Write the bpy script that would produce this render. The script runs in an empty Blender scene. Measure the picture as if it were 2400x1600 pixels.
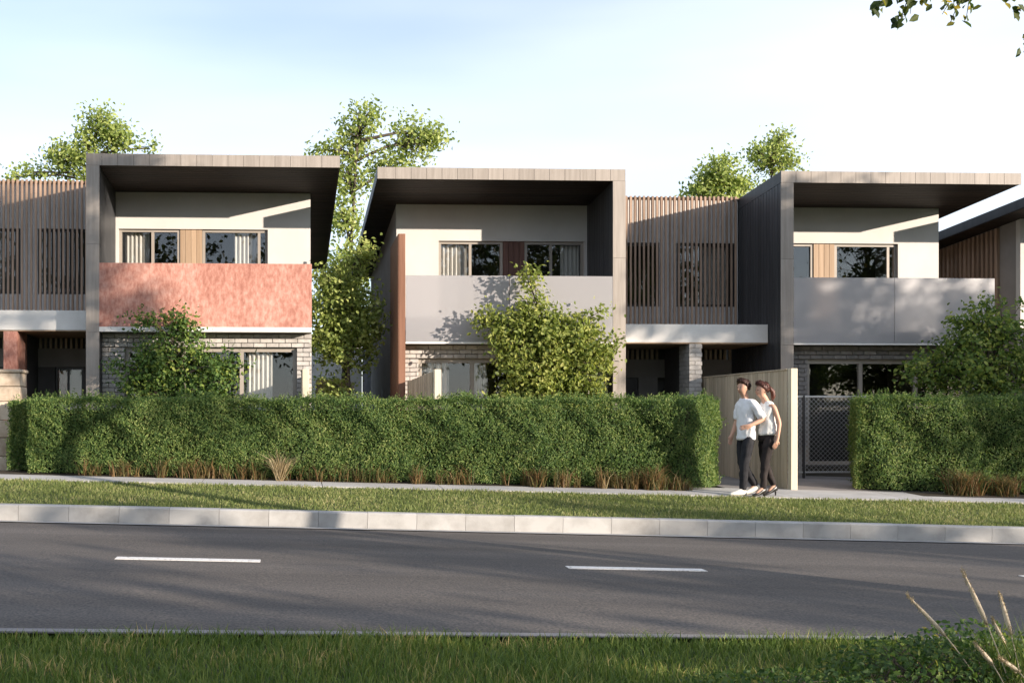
import bpy, bmesh, math, random
import numpy as np
from mathutils import Vector, Matrix, Quaternion

scene = bpy.context.scene
col = scene.collection
random.seed(7)
RNG = np.random.default_rng(11)

# ------------------------------------------------------------------ camera
cam_d = bpy.data.cameras.new("camera")
cam = bpy.data.objects.new("camera", cam_d)
col.objects.link(cam)
cam_d.sensor_width = 36.0
cam_d.lens = 37.5
cam_d.shift_x = 0.1675
cam_d.shift_y = 0.0729
cam_d.clip_end = 3000
cam.location = (0, 0, 1.2)
cam.rotation_euler = (math.radians(90), 0, math.radians(-2.4))
scene.camera = cam

# ------------------------------------------------------------------ sky, sun, exposure
SUN = Vector((2.2, -1.8, 0.63)).normalized()
SUN_EL = math.asin(SUN.z)
SUN_AZ = math.atan2(SUN.x, SUN.y)
world = bpy.data.worlds.new("World")
scene.world = world
world.use_nodes = True
wn, wl = world.node_tree.nodes, world.node_tree.links
wn.clear()
w_out = wn.new("ShaderNodeOutputWorld")
w_bg = wn.new("ShaderNodeBackground")
w_sky = wn.new("ShaderNodeTexSky")
w_sky.sky_type = 'NISHITA'
w_sky.sun_disc = False
w_sky.sun_elevation = SUN_EL
w_sky.sun_rotation = SUN_AZ
w_sky.altitude = 0
w_sky.air_density = 1.0
w_sky.dust_density = 0.6
w_sky.ozone_density = 2.5
# thin high cloud: a soft veil that thickens towards the horizon all round
w_tc = wn.new("ShaderNodeTexCoord")
w_map = wn.new("ShaderNodeMapping")
w_map.inputs['Scale'].default_value = (0.7, 0.9, 3.2)
w_map.inputs['Location'].default_value = (-0.862, 4.39, 1.122)
w_noise = wn.new("ShaderNodeTexNoise")
w_noise.inputs['Scale'].default_value = 1.2
w_noise.inputs['Detail'].default_value = 5
w_noise.inputs['Roughness'].default_value = 0.45
w_sep = wn.new("ShaderNodeSeparateXYZ")
w_h = wn.new("ShaderNodeMapRange")
w_h.interpolation_type = 'LINEAR'
w_h.inputs['From Min'].default_value = 0.10
w_h.inputs['From Max'].default_value = 0.34
w_h.inputs['To Min'].default_value = 0.35
w_h.inputs['To Max'].default_value = 0.05
w_add = wn.new("ShaderNodeMath"); w_add.operation = 'ADD'
w_nr = wn.new("ShaderNodeMapRange")
w_nr.inputs['From Min'].default_value = 0.34
w_nr.inputs['From Max'].default_value = 0.68
w_nr.inputs['To Min'].default_value = 0.12
w_nr.inputs['To Max'].default_value = 0.62
w_clamp = wn.new("ShaderNodeClamp")
w_mix = wn.new("ShaderNodeMix"); w_mix.data_type = 'RGBA'
w_cloud = wn.new("ShaderNodeRGB"); w_cloud.outputs[0].default_value = (6.1, 6.3, 6.6, 1)
w_gain = wn.new("ShaderNodeMix"); w_gain.data_type = 'RGBA'; w_gain.blend_type = 'MULTIPLY'
w_gain.inputs[0].default_value = 1.0
w_gain.inputs[7].default_value = (0.96, 1.0, 1.10, 1)
wl.new(w_tc.outputs['Generated'], w_map.inputs['Vector'])
wl.new(w_map.outputs[0], w_noise.inputs['Vector'])
wl.new(w_tc.outputs['Generated'], w_sep.inputs[0])
wl.new(w_sep.outputs['Z'], w_h.inputs['Value'])
wl.new(w_noise.outputs['Fac'], w_nr.inputs['Value'])
wl.new(w_h.outputs[0], w_add.inputs[0])
wl.new(w_nr.outputs[0], w_add.inputs[1])
wl.new(w_add.outputs[0], w_clamp.inputs['Value'])
wl.new(w_clamp.outputs[0], w_mix.inputs[0])
wl.new(w_sky.outputs[0], w_gain.inputs[6])
wl.new(w_gain.outputs[2], w_mix.inputs[6])
wl.new(w_cloud.outputs[0], w_mix.inputs[7])
wl.new(w_mix.outputs[2], w_bg.inputs['Color'])
w_bg.inputs['Strength'].default_value = 0.13
wl.new(w_bg.outputs[0], w_out.inputs['Surface'])

sun_d = bpy.data.lights.new("sun", 'SUN')
sun_d.energy = 5.0
sun_d.angle = math.radians(0.5)
sun_d.color = (1.0, 0.87, 0.73)
sun = bpy.data.objects.new("sun", sun_d)
sun.rotation_mode = 'QUATERNION'
sun.rotation_quaternion = (-SUN).to_track_quat('-Z', 'Y')
sun.location = (30, -25, 15)
col.objects.link(sun)

scene.view_settings.view_transform = 'Standard'
scene.view_settings.look = 'None'
scene.view_settings.gamma = 1.0
scene.view_settings.exposure = 0.93
scene.render.engine = 'CYCLES'
scene.cycles.use_denoising = True
scene.cycles.max_bounces = 8
scene.cycles.transparent_max_bounces = 12
scene.cycles.caustics_reflective = False
scene.cycles.caustics_refractive = False

# ------------------------------------------------------------------ materials
MATS = {}
def new_mat(name):
    m = bpy.data.materials.new(name)
    m.use_nodes = True
    m.node_tree.nodes.clear()
    MATS[name] = m
    return m, m.node_tree.nodes, m.node_tree.links

def surf(name, c1, c2, scale=6.0, rough=0.7, bump=0.0, bump_scale=60.0, stretch=(1, 1, 1), jitter=0.0,
         coords='Object', spec=0.3, detail=5.0, lo=0.35, hi=0.65, metallic=0.0, rough2=None):
    """Two-tone noise surface with optional fine relief and per-object tone jitter."""
    m, n, l = new_mat(name)
    out = n.new("ShaderNodeOutputMaterial"); b = n.new("ShaderNodeBsdfPrincipled")
    l.new(b.outputs[0], out.inputs[0])
    tc = n.new("ShaderNodeTexCoord"); mp = n.new("ShaderNodeMapping")
    mp.inputs['Scale'].default_value = stretch
    if coords == 'World':
        g = n.new("ShaderNodeNewGeometry"); l.new(g.outputs['Position'], mp.inputs['Vector'])
    else:
        oi0 = n.new("ShaderNodeObjectInfo")
        ad = n.new("ShaderNodeVectorMath"); ad.operation = 'MULTIPLY_ADD'
        ad.inputs[1].default_value = (37, 53, 71)
        l.new(oi0.outputs['Random'], ad.inputs[0]); l.new(tc.outputs['Object'], ad.inputs[2])
        l.new(ad.outputs[0], mp.inputs['Vector'])
    nz = n.new("ShaderNodeTexNoise"); nz.inputs['Scale'].default_value = scale; nz.inputs['Detail'].default_value = detail
    nz.inputs['Roughness'].default_value = 0.6
    l.new(mp.outputs[0], nz.inputs['Vector'])
    mr = n.new("ShaderNodeMapRange"); mr.inputs['From Min'].default_value = lo; mr.inputs['From Max'].default_value = hi
    l.new(nz.outputs['Fac'], mr.inputs['Value'])
    mx = n.new("ShaderNodeMix"); mx.data_type = 'RGBA'
    mx.inputs[6].default_value = (*c1, 1); mx.inputs[7].default_value = (*c2, 1)
    l.new(mr.outputs[0], mx.inputs[0])
    last = mx.outputs[2]
    if jitter:
        oi = n.new("ShaderNodeObjectInfo"); jr = n.new("ShaderNodeMapRange")
        jr.inputs['To Min'].default_value = 1 - jitter; jr.inputs['To Max'].default_value = 1 + jitter
        l.new(oi.outputs['Random'], jr.inputs['Value'])
        mu = n.new("ShaderNodeMix"); mu.data_type = 'RGBA'; mu.blend_type = 'MULTIPLY'; mu.inputs[0].default_value = 1
        l.new(last, mu.inputs[6]); l.new(jr.outputs[0], mu.inputs[7]); last = mu.outputs[2]
    l.new(last, b.inputs['Base Color'])
    b.inputs['Roughness'].default_value = rough
    b.inputs['Metallic'].default_value = metallic
    b.inputs['Specular IOR Level'].default_value = spec
    if rough2 is not None:
        rr = n.new("ShaderNodeMapRange"); rr.inputs['To Min'].default_value = rough; rr.inputs['To Max'].default_value = rough2
        l.new(nz.outputs['Fac'], rr.inputs['Value']); l.new(rr.outputs[0], b.inputs['Roughness'])
    if bump:
        nb = n.new("ShaderNodeTexNoise"); nb.inputs['Scale'].default_value = bump_scale; nb.inputs['Detail'].default_value = 4
        l.new(mp.outputs[0], nb.inputs['Vector'])
        bp = n.new("ShaderNodeBump"); bp.inputs['Strength'].default_value = bump; bp.inputs['Distance'].default_value = 0.01
        l.new(nb.outputs['Fac'], bp.inputs['Height']); l.new(bp.outputs[0], b.inputs['Normal'])
    return m

def leaf_mat(name, ramp, translucent=0.35, rough=0.55, clump=1.6):
    """Leaf colour varies from leaf to leaf (random per island)."""
    m, n, l = new_mat(name)
    out = n.new("ShaderNodeOutputMaterial"); b = n.new("ShaderNodeBsdfPrincipled")
    g = n.new("ShaderNodeNewGeometry"); cr = n.new("ShaderNodeValToRGB")
    while len(cr.color_ramp.elements) < len(ramp):
        cr.color_ramp.elements.new(0.5)
    for e, (p, c) in zip(cr.color_ramp.elements, ramp):
        e.position = p; e.color = (*c, 1)
    nz = n.new("ShaderNodeTexNoise"); nz.inputs['Scale'].default_value = clump; nz.inputs['Detail'].default_value = 2
    l.new(g.outputs['Position'], nz.inputs['Vector'])
    a1 = n.new("ShaderNodeMath"); a1.operation = 'MULTIPLY_ADD'; a1.inputs[1].default_value = 0.75; a1.inputs[2].default_value = -0.29
    l.new(nz.outputs['Fac'], a1.inputs[0])
    a2 = n.new("ShaderNodeMath"); a2.operation = 'MULTIPLY_ADD'; a2.inputs[1].default_value = 0.85
    l.new(g.outputs['Random Per Island'], a2.inputs[0]); l.new(a1.outputs[0], a2.inputs[2])
    l.new(a2.outputs[0], cr.inputs[0])
    l.new(cr.outputs[0], b.inputs['Base Color'])
    b.inputs['Roughness'].default_value = rough
    b.inputs['Specular IOR Level'].default_value = 0.25
    t = n.new("ShaderNodeBsdfTranslucent"); mx = n.new("ShaderNodeMixShader")
    hs = n.new("ShaderNodeHueSaturation"); hs.inputs['Value'].default_value = 1.5; hs.inputs['Saturation'].default_value = 1.1
    l.new(cr.outputs[0], hs.inputs['Color']); l.new(hs.outputs[0], t.inputs['Color'])
    mx.inputs[0].default_value = translucent
    l.new(b.outputs[0], mx.inputs[1]); l.new(t.outputs[0], mx.inputs[2]); l.new(mx.outputs[0], out.inputs[0])
    return m

surf('render_white', (0.545, 0.522, 0.492), (0.61, 0.586, 0.553), 1.2, 0.85, 0.12, 180, coords='World', lo=0.3, hi=0.7)
surf('slab_white', (0.66, 0.635, 0.60), (0.76, 0.735, 0.70), 2.5, 0.8, 0.1, 90, coords='World')
surf('fascia', (0.265, 0.232, 0.203), (0.335, 0.296, 0.262), 3.0, 0.6, 0.06, 120, stretch=(6, 6, 0.4), jitter=0.07, coords='Object')
surf('charcoal', (0.028, 0.029, 0.032), (0.044, 0.045, 0.048), 3.0, 0.5, 0.04, 90, stretch=(3, 3, 0.3), jitter=0.18)
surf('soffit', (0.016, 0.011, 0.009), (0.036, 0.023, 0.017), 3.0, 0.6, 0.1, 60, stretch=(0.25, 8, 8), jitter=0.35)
surf('fin_timber', (0.175, 0.083, 0.05), (0.26, 0.13, 0.082), 2.0, 0.65, 0.1, 60, stretch=(6, 6, 0.3), jitter=0.15)
surf('batten', (0.235, 0.155, 0.108), (0.35, 0.245, 0.178), 3.0, 0.7, 0.1, 60, stretch=(8, 8, 0.4), jitter=0.22)
surf('oak_panel', (0.33, 0.225, 0.145), (0.42, 0.305, 0.21), 2.0, 0.6, 0.08, 60, stretch=(8, 8, 0.3), jitter=0.12)
surf('brown_panel', (0.10, 0.05, 0.04), (0.16, 0.08, 0.06), 2.0, 0.6, 0.08, 60, stretch=(8, 8, 0.3), jitter=0.12)
surf('grey_panel', (0.22, 0.205, 0.19), (0.27, 0.25, 0.235), 1.5, 0.7, 0.05, 120, coords='World')
surf('dark_wall', (0.085, 0.08, 0.078), (0.115, 0.108, 0.104), 1.5, 0.75, 0.06, 120, coords='World')
surf('brick', (0.36, 0.335, 0.31), (0.50, 0.47, 0.44), 9.0, 0.85, 0.3, 70, jitter=0.16)
surf('brick_shaded', (0.17, 0.16, 0.155), (0.27, 0.255, 0.245), 9.0, 0.85, 0.3, 70, jitter=0.16)  # darker copy of brick: the third house's shade put into the colour
surf('mortar', (0.34, 0.32, 0.30), (0.42, 0.40, 0.375), 8.0, 0.9, 0.2, 90, coords='World')
surf('dark_brick', (0.055, 0.055, 0.065), (0.10, 0.10, 0.115), 9.0, 0.8, 0.3, 70, jitter=0.2)
surf('frame_beige', (0.30, 0.265, 0.225), (0.34, 0.30, 0.26), 2.0, 0.45, coords='World', spec=0.5)
surf('frame_dark', (0.03, 0.03, 0.032), (0.04, 0.04, 0.042), 2.0, 0.4, coords='World', spec=0.5)
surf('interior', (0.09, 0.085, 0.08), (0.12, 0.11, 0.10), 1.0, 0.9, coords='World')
surf('concrete_kerb', (0.25, 0.24, 0.225), (0.39, 0.38, 0.365), 2.2, 0.85, 0.25, 120, jitter=0.07, detail=10, lo=0.28, hi=0.55)
surf('concrete_path', (0.36, 0.345, 0.33), (0.45, 0.435, 0.42), 1.5, 0.85, 0.25, 140, coords='World', detail=8)
surf('paving', (0.20, 0.185, 0.18), (0.27, 0.25, 0.24), 1.5, 0.85, 0.2, 120, coords='World')
surf('paint_white', (0.28, 0.27, 0.26), (0.68, 0.66, 0.63), 26.0, 0.75, 0.2, 160, coords='World', detail=8, lo=0.30, hi=0.46)
surf('soil', (0.03, 0.022, 0.014), (0.06, 0.045, 0.03), 6.0, 0.95, 0.5, 40, coords='World')
surf('turf_soil', (0.035, 0.05, 0.015), (0.07, 0.085, 0.03), 5.0, 0.95, 0.5, 60, coords='World')
surf('fence_timber', (0.40, 0.325, 0.235), (0.55, 0.46, 0.345), 2.5, 0.8, 0.25, 60, stretch=(9, 9, 0.35), jitter=0.2)
surf('fence_post', (0.56, 0.49, 0.37), (0.66, 0.59, 0.46), 2.5, 0.8, 0.2, 60, stretch=(9, 9, 0.35), jitter=0.05)
surf('sandstone', (0.38, 0.29, 0.21), (0.55, 0.46, 0.36), 5.0, 0.9, 0.4, 50, jitter=0.18)
surf('bark', (0.055, 0.042, 0.032), (0.12, 0.10, 0.08), 12.0, 0.95, 0.8, 30, stretch=(3, 3, 0.6))
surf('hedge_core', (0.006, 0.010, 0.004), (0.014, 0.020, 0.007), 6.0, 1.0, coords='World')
surf('metal_mesh', (0.48, 0.48, 0.48), (0.58, 0.58, 0.58), 20.0, 0.45, metallic=0.7, coords='World')
surf('rear_wall', (0.58, 0.565, 0.545), (0.68, 0.665, 0.645), 1.2, 0.85, 0.1, 100, coords='World')
surf('letterbox_metal', (0.66, 0.66, 0.65), (0.74, 0.74, 0.73), 4, 0.5, coords='World')
surf('plume', (0.58, 0.47, 0.34), (0.70, 0.58, 0.44), 30.0, 0.9, 0.3, 60)
surf('skin', (0.50, 0.29, 0.20), (0.56, 0.33, 0.235), 8.0, 0.55, spec=0.35)
surf('hair_dark', (0.035, 0.016, 0.012), (0.075, 0.032, 0.022), 14.0, 0.5, 0.4, 60, stretch=(4, 4, 1), spec=0.4)
surf('hair_red', (0.060, 0.016, 0.010), (0.12, 0.036, 0.022), 14.0, 0.45, 0.4, 60, stretch=(4, 4, 1), spec=0.45)
surf('shirt_white', (0.70, 0.71, 0.73), (0.80, 0.80, 0.81), 7.0, 0.9, 0.5, 14)
surf('blouse_white', (0.74, 0.72, 0.69), (0.84, 0.82, 0.79), 9.0, 0.85, 0.6, 16)
surf('trousers_black', (0.012, 0.012, 0.015), (0.026, 0.026, 0.030), 8.0, 0.85, 0.4, 18)
surf('trousers_brown', (0.014, 0.010, 0.010), (0.030, 0.022, 0.020), 8.0, 0.8, 0.4, 18)
surf('shoe_cream', (0.58, 0.54, 0.46), (0.74, 0.70, 0.62), 10.0, 0.7)
surf('shoe_black', (0.012, 0.011, 0.011), (0.03, 0.026, 0.024), 10.0, 0.35, spec=0.5)
surf('eye_dark', (0.02, 0.015, 0.012), (0.03, 0.02, 0.015), 10.0, 0.3)
surf('lip', (0.36, 0.14, 0.11), (0.40, 0.16, 0.13), 10.0, 0.5)

leaf_mat('leaf_dark', [(0.0, (0.038, 0.080, 0.025)), (0.55, (0.101, 0.173, 0.044)), (0.85, (0.215, 0.283, 0.062)), (1.0, (0.379, 0.399, 0.096))], 0.4)
leaf_mat('leaf_light', [(0.0, (0.087, 0.123, 0.031)), (0.45, (0.216, 0.263, 0.067)), (0.85, (0.349, 0.375, 0.106)), (1.0, (0.463, 0.459, 0.157))], 0.42)
leaf_mat('leaf_mid', [(0.0, (0.059, 0.113, 0.029)), (0.5, (0.149, 0.218, 0.053)), (0.85, (0.298, 0.343, 0.079)), (1.0, (0.429, 0.449, 0.119))], 0.4)
leaf_mat('leaf_far', [(0.0, (0.104, 0.149, 0.040)), (0.45, (0.258, 0.320, 0.086)), (0.85, (0.413, 0.457, 0.149)), (1.0, (0.516, 0.537, 0.217))], 0.45)
leaf_mat('leaf_hedge', [(0.0, (0.040, 0.085, 0.024)), (0.45, (0.102, 0.170, 0.048)), (0.8, (0.190, 0.250, 0.069)), (1.0, (0.301, 0.340, 0.124))], 0.35, clump=2.2)
leaf_mat('leaf_twig', [(0.0, (0.022, 0.042, 0.012)), (0.6, (0.060, 0.090, 0.020)), (0.88, (0.12, 0.13, 0.026)), (1.0, (0.42, 0.32, 0.03))], 0.4)
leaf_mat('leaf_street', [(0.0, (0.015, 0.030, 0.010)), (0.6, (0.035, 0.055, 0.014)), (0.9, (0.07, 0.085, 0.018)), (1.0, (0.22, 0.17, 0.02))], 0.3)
leaf_mat('leaf_ground', [(0.0, (0.027, 0.058, 0.016)), (0.6, (0.063, 0.115, 0.028)), (0.88, (0.117, 0.165, 0.038)), (1.0, (0.342, 0.270, 0.060))], 0.35)
leaf_mat('blade_turf', [(0.0, (0.086, 0.127, 0.035)), (0.45, (0.156, 0.193, 0.057)), (0.8, (0.242, 0.255, 0.094)), (1.0, (0.396, 0.352, 0.176))], 0.3, clump=1.1)
leaf_mat('blade_near', [(0.0, (0.062, 0.104, 0.020)), (0.5, (0.121, 0.180, 0.038)), (0.85, (0.234, 0.265, 0.062)), (1.0, (0.594, 0.424, 0.190))], 0.25)
leaf_mat('blade_red', [(0.0, (0.050, 0.075, 0.022)), (0.4, (0.095, 0.085, 0.030)), (0.65, (0.14, 0.070, 0.032)), (0.9, (0.22, 0.15, 0.06)), (1.0, (0.30, 0.24, 0.12))], 0.25, clump=3.0)
leaf_mat('blade_straw', [(0.0, (0.26, 0.20, 0.11)), (0.5, (0.40, 0.32, 0.19)), (1.0, (0.55, 0.46, 0.30))], 0.3)

def asphalt():
    m, n, l = new_mat('asphalt')
    out = n.new("ShaderNodeOutputMaterial"); b = n.new("ShaderNodeBsdfPrincipled"); l.new(b.outputs[0], out.inputs[0])
    g = n.new("ShaderNodeNewGeometry")
    n1 = n.new("ShaderNodeTexNoise"); n1.inputs['Scale'].default_value = 55; n1.inputs['Detail'].default_value = 3
    n2 = n.new("ShaderNodeTexNoise"); n2.inputs['Scale'].default_value = 0.55; n2.inputs['Detail'].default_value = 6
    mp = n.new("ShaderNodeMapping"); mp.inputs['Scale'].default_value = (0.14, 2.4, 1)
    l.new(g.outputs['Position'], n1.inputs['Vector']); l.new(g.outputs['Position'], mp.inputs[0]); l.new(mp.outputs[0], n2.inputs['Vector'])
    m1 = n.new("ShaderNodeMix"); m1.data_type = 'RGBA'
    m1.inputs[6].default_value = (0.056, 0.053, 0.051, 1); m1.inputs[7].default_value = (0.145, 0.124, 0.107, 1)
    r1 = n.new("ShaderNodeMapRange"); r1.inputs['From Min'].default_value = 0.3; r1.inputs['From Max'].default_value = 0.7
    l.new(n1.outputs['Fac'], r1.inputs['Value']); l.new(r1.outputs[0], m1.inputs[0])
    r2 = n.new("ShaderNodeMapRange"); r2.inputs['From Min'].default_value = 0.3; r2.inputs['From Max'].default_value = 0.7
    r2.inputs['To Min'].default_value = 0.74; r2.inputs['To Max'].default_value = 1.2
    l.new(n2.outputs['Fac'], r2.inputs['Value'])
    mu = n.new("ShaderNodeMix"); mu.data_type = 'RGBA'; mu.blend_type = 'MULTIPLY'; mu.inputs[0].default_value = 1
    l.new(m1.outputs[2], mu.inputs[6]); l.new(r2.outputs[0], mu.inputs[7]); l.new(mu.outputs[2], b.inputs['Base Color'])
    b.inputs['Roughness'].default_value = 0.85; b.inputs['Specular IOR Level'].default_value = 0.3
    bp = n.new("ShaderNodeBump"); bp.inputs['Strength'].default_value = 0.45; bp.inputs['Distance'].default_value = 0.008
    l.new(n1.outputs['Fac'], bp.inputs['Height']); l.new(bp.outputs[0], b.inputs['Normal'])
asphalt()

def corten():
    m, n, l = new_mat('corten')
    out = n.new("ShaderNodeOutputMaterial"); b = n.new("ShaderNodeBsdfPrincipled"); l.new(b.outputs[0], out.inputs[0])
    g = n.new("ShaderNodeNewGeometry")
    mp = n.new("ShaderNodeMapping"); mp.inputs['Scale'].default_value = (1.6, 1.6, 0.75)
    l.new(g.outputs['Position'], mp.inputs[0])
    a = n.new("ShaderNodeTexNoise"); a.inputs['Scale'].default_value = 9.0; a.inputs['Detail'].default_value = 6; a.inputs['Roughness'].default_value = 0.68
    c = n.new("ShaderNodeTexNoise"); c.inputs['Scale'].default_value = 1.1; c.inputs['Detail'].default_value = 3
    l.new(mp.outputs[0], a.inputs['Vector']); l.new(mp.outputs[0], c.inputs['Vector'])
    cr = n.new("ShaderNodeValToRGB")
    e = cr.color_ramp.elements
    e[0].position = 0.30; e[0].color = (0.27, 0.105, 0.078, 1)
    e[1].position = 0.72; e[1].color = (0.56, 0.335, 0.275, 1)
    x = e.new(0.5); x.color = (0.42, 0.20, 0.152, 1)
    ad = n.new("ShaderNodeMath"); ad.operation = 'MULTIPLY_ADD'; ad.inputs[1].default_value = 0.45; ad.inputs[2].default_value = -0.20
    l.new(c.outputs['Fac'], ad.inputs[0])
    s = n.new("ShaderNodeMath"); s.operation = 'ADD'
    l.new(a.outputs['Fac'], s.inputs[0]); l.new(ad.outputs[0], s.inputs[1]); l.new(s.outputs[0], cr.inputs[0])
    l.new(cr.outputs[0], b.inputs['Base Color']); b.inputs['Roughness'].default_value = 0.8; b.inputs['Specular IOR Level'].default_value = 0.25
    bp = n.new("ShaderNodeBump"); bp.inputs['Strength'].default_value = 0.15; bp.inputs['Distance'].default_value = 0.005
    l.new(a.outputs['Fac'], bp.inputs['Height']); l.new(bp.outputs[0], b.inputs['Normal'])
corten()

def glass():
    m, n, l = new_mat('glass')
    out = n.new("ShaderNodeOutputMaterial")
    tr = n.new("ShaderNodeBsdfTransparent"); tr.inputs[0].default_value = (0.90, 0.905, 0.90, 1)
    gl = n.new("ShaderNodeBsdfGlossy"); gl.inputs['Roughness'].default_value = 0.01; gl.inputs['Color'].default_value = (0.95, 0.97, 1, 1)
    lw = n.new("ShaderNodeLayerWeight"); lw.inputs['Blend'].default_value = 0.5
    pw = n.new("ShaderNodeMath"); pw.operation = 'POWER'; pw.inputs[1].default_value = 4.0
    fr = n.new("ShaderNodeMath"); fr.operation = 'MULTIPLY_ADD'; fr.inputs[1].default_value = 0.9; fr.inputs[2].default_value = 0.055
    l.new(lw.outputs['Facing'], pw.inputs[0]); l.new(pw.outputs[0], fr.inputs[0])
    mx = n.new("ShaderNodeMixShader")
    l.new(fr.outputs[0], mx.inputs[0]); l.new(tr.outputs[0], mx.inputs[1]); l.new(gl.outputs[0], mx.inputs[2]); l.new(mx.outputs[0], out.inputs[0])
glass()

def frosted():
    m, n, l = new_mat('frosted_glass')
    out = n.new("ShaderNodeOutputMaterial")
    rf = n.new("ShaderNodeBsdfRefraction"); rf.inputs['Roughness'].default_value = 0.42; rf.inputs['IOR'].default_value = 1.18
    rf.inputs['Color'].default_value = (0.92, 0.92, 0.94, 1)
    df = n.new("ShaderNodeBsdfDiffuse"); df.inputs['Color'].default_value = (0.72, 0.70, 0.71, 1)
    tl = n.new("ShaderNodeBsdfTranslucent"); tl.inputs['Color'].default_value = (0.75, 0.74, 0.77, 1)
    gl = n.new("ShaderNodeBsdfGlossy"); gl.inputs['Roughness'].default_value = 0.35
    m1 = n.new("ShaderNodeMixShader"); m1.inputs[0].default_value = 0.42
    m2 = n.new("ShaderNodeMixShader"); m2.inputs[0].default_value = 0.32
    m3 = n.new("ShaderNodeMixShader"); m3.inputs[0].default_value = 0.06
    l.new(rf.outputs[0], m1.inputs[1]); l.new(tl.outputs[0], m1.inputs[2])
    l.new(m1.outputs[0], m2.inputs[1]); l.new(df.outputs[0], m2.inputs[2])
    l.new(m2.outputs[0], m3.inputs[1]); l.new(gl.outputs[0], m3.inputs[2]); l.new(m3.outputs[0], out.inputs[0])
frosted()

def cloth(name, c):
    m, n, l = new_mat(name)
    out = n.new("ShaderNodeOutputMaterial")
    d = n.new("ShaderNodeBsdfDiffuse"); d.inputs[0].default_value = (*c, 1)
    t = n.new("ShaderNodeBsdfTranslucent"); t.inputs[0].default_value = (*c, 1)
    mx = n.new("ShaderNodeMixShader"); mx.inputs[0].default_value = 0.25
    l.new(d.outputs[0], mx.inputs[1]); l.new(t.outputs[0], mx.inputs[2]); l.new(mx.outputs[0], out.inputs[0])
cloth('curtain', (0.86, 0.83, 0.78))

# ------------------------------------------------------------------ helpers
def tag(o, label=None, cat=None, group=None, kind=None):
    if label: o['label'] = label
    if cat: o['category'] = cat
    if group: o['group'] = group
    if kind: o['kind'] = kind
    return o

def link(o, parent=None):
    col.objects.link(o)
    if parent is not None:
        o.parent = parent
        bpy_parent_inverse(o, parent)
    return o

def bpy_parent_inverse(o, parent):
    # all roots sit un-rotated, so world placement only needs the translation of the chain taken out
    t = Vector((0, 0, 0)); p = parent
    while p is not None:
        t += p.location; p = p.parent
    o.location = Vector(o.location) - t

def empty(name, loc, label=None, cat=None, group=None):
    o = bpy.data.objects.new(name, None)
    o.empty_display_size = 0.2
    o.location = loc
    col.objects.link(o)
    return tag(o, label, cat, group)

_box_cache = {}
def box_mesh(name, size, mat, bevel=0.0):
    key = (name, tuple(round(s, 4) for s in size), mat, round(bevel, 4))
    if key in _box_cache:
        return _box_cache[key]
    bm = bmesh.new()
    bmesh.ops.create_cube(bm, size=1.0)
    for v in bm.verts:
        v.co = Vector((v.co.x * size[0], v.co.y * size[1], v.co.z * size[2]))
    if bevel:
        bmesh.ops.bevel(bm, geom=bm.edges[:], offset=bevel, segments=1, affect='EDGES', profile=0.7)
    me = bpy.data.meshes.new(name)
    bm.to_mesh(me); bm.free()
    me.materials.append(MATS[mat])
    _box_cache[key] = me
    return me

def box(name, x0, x1, y0, y1, z0, z1, mat, parent=None, bevel=0.0):
    """One box object, given by its world extents."""
    if x1 < x0: x0, x1 = x1, x0
    me = box_mesh(name, (x1 - x0, y1 - y0, z1 - z0), mat, bevel)
    o = bpy.data.objects.new(name, me)
    o.location = ((x0 + x1) / 2, (y0 + y1) / 2, (z0 + z1) / 2)
    return link(o, parent)

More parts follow.
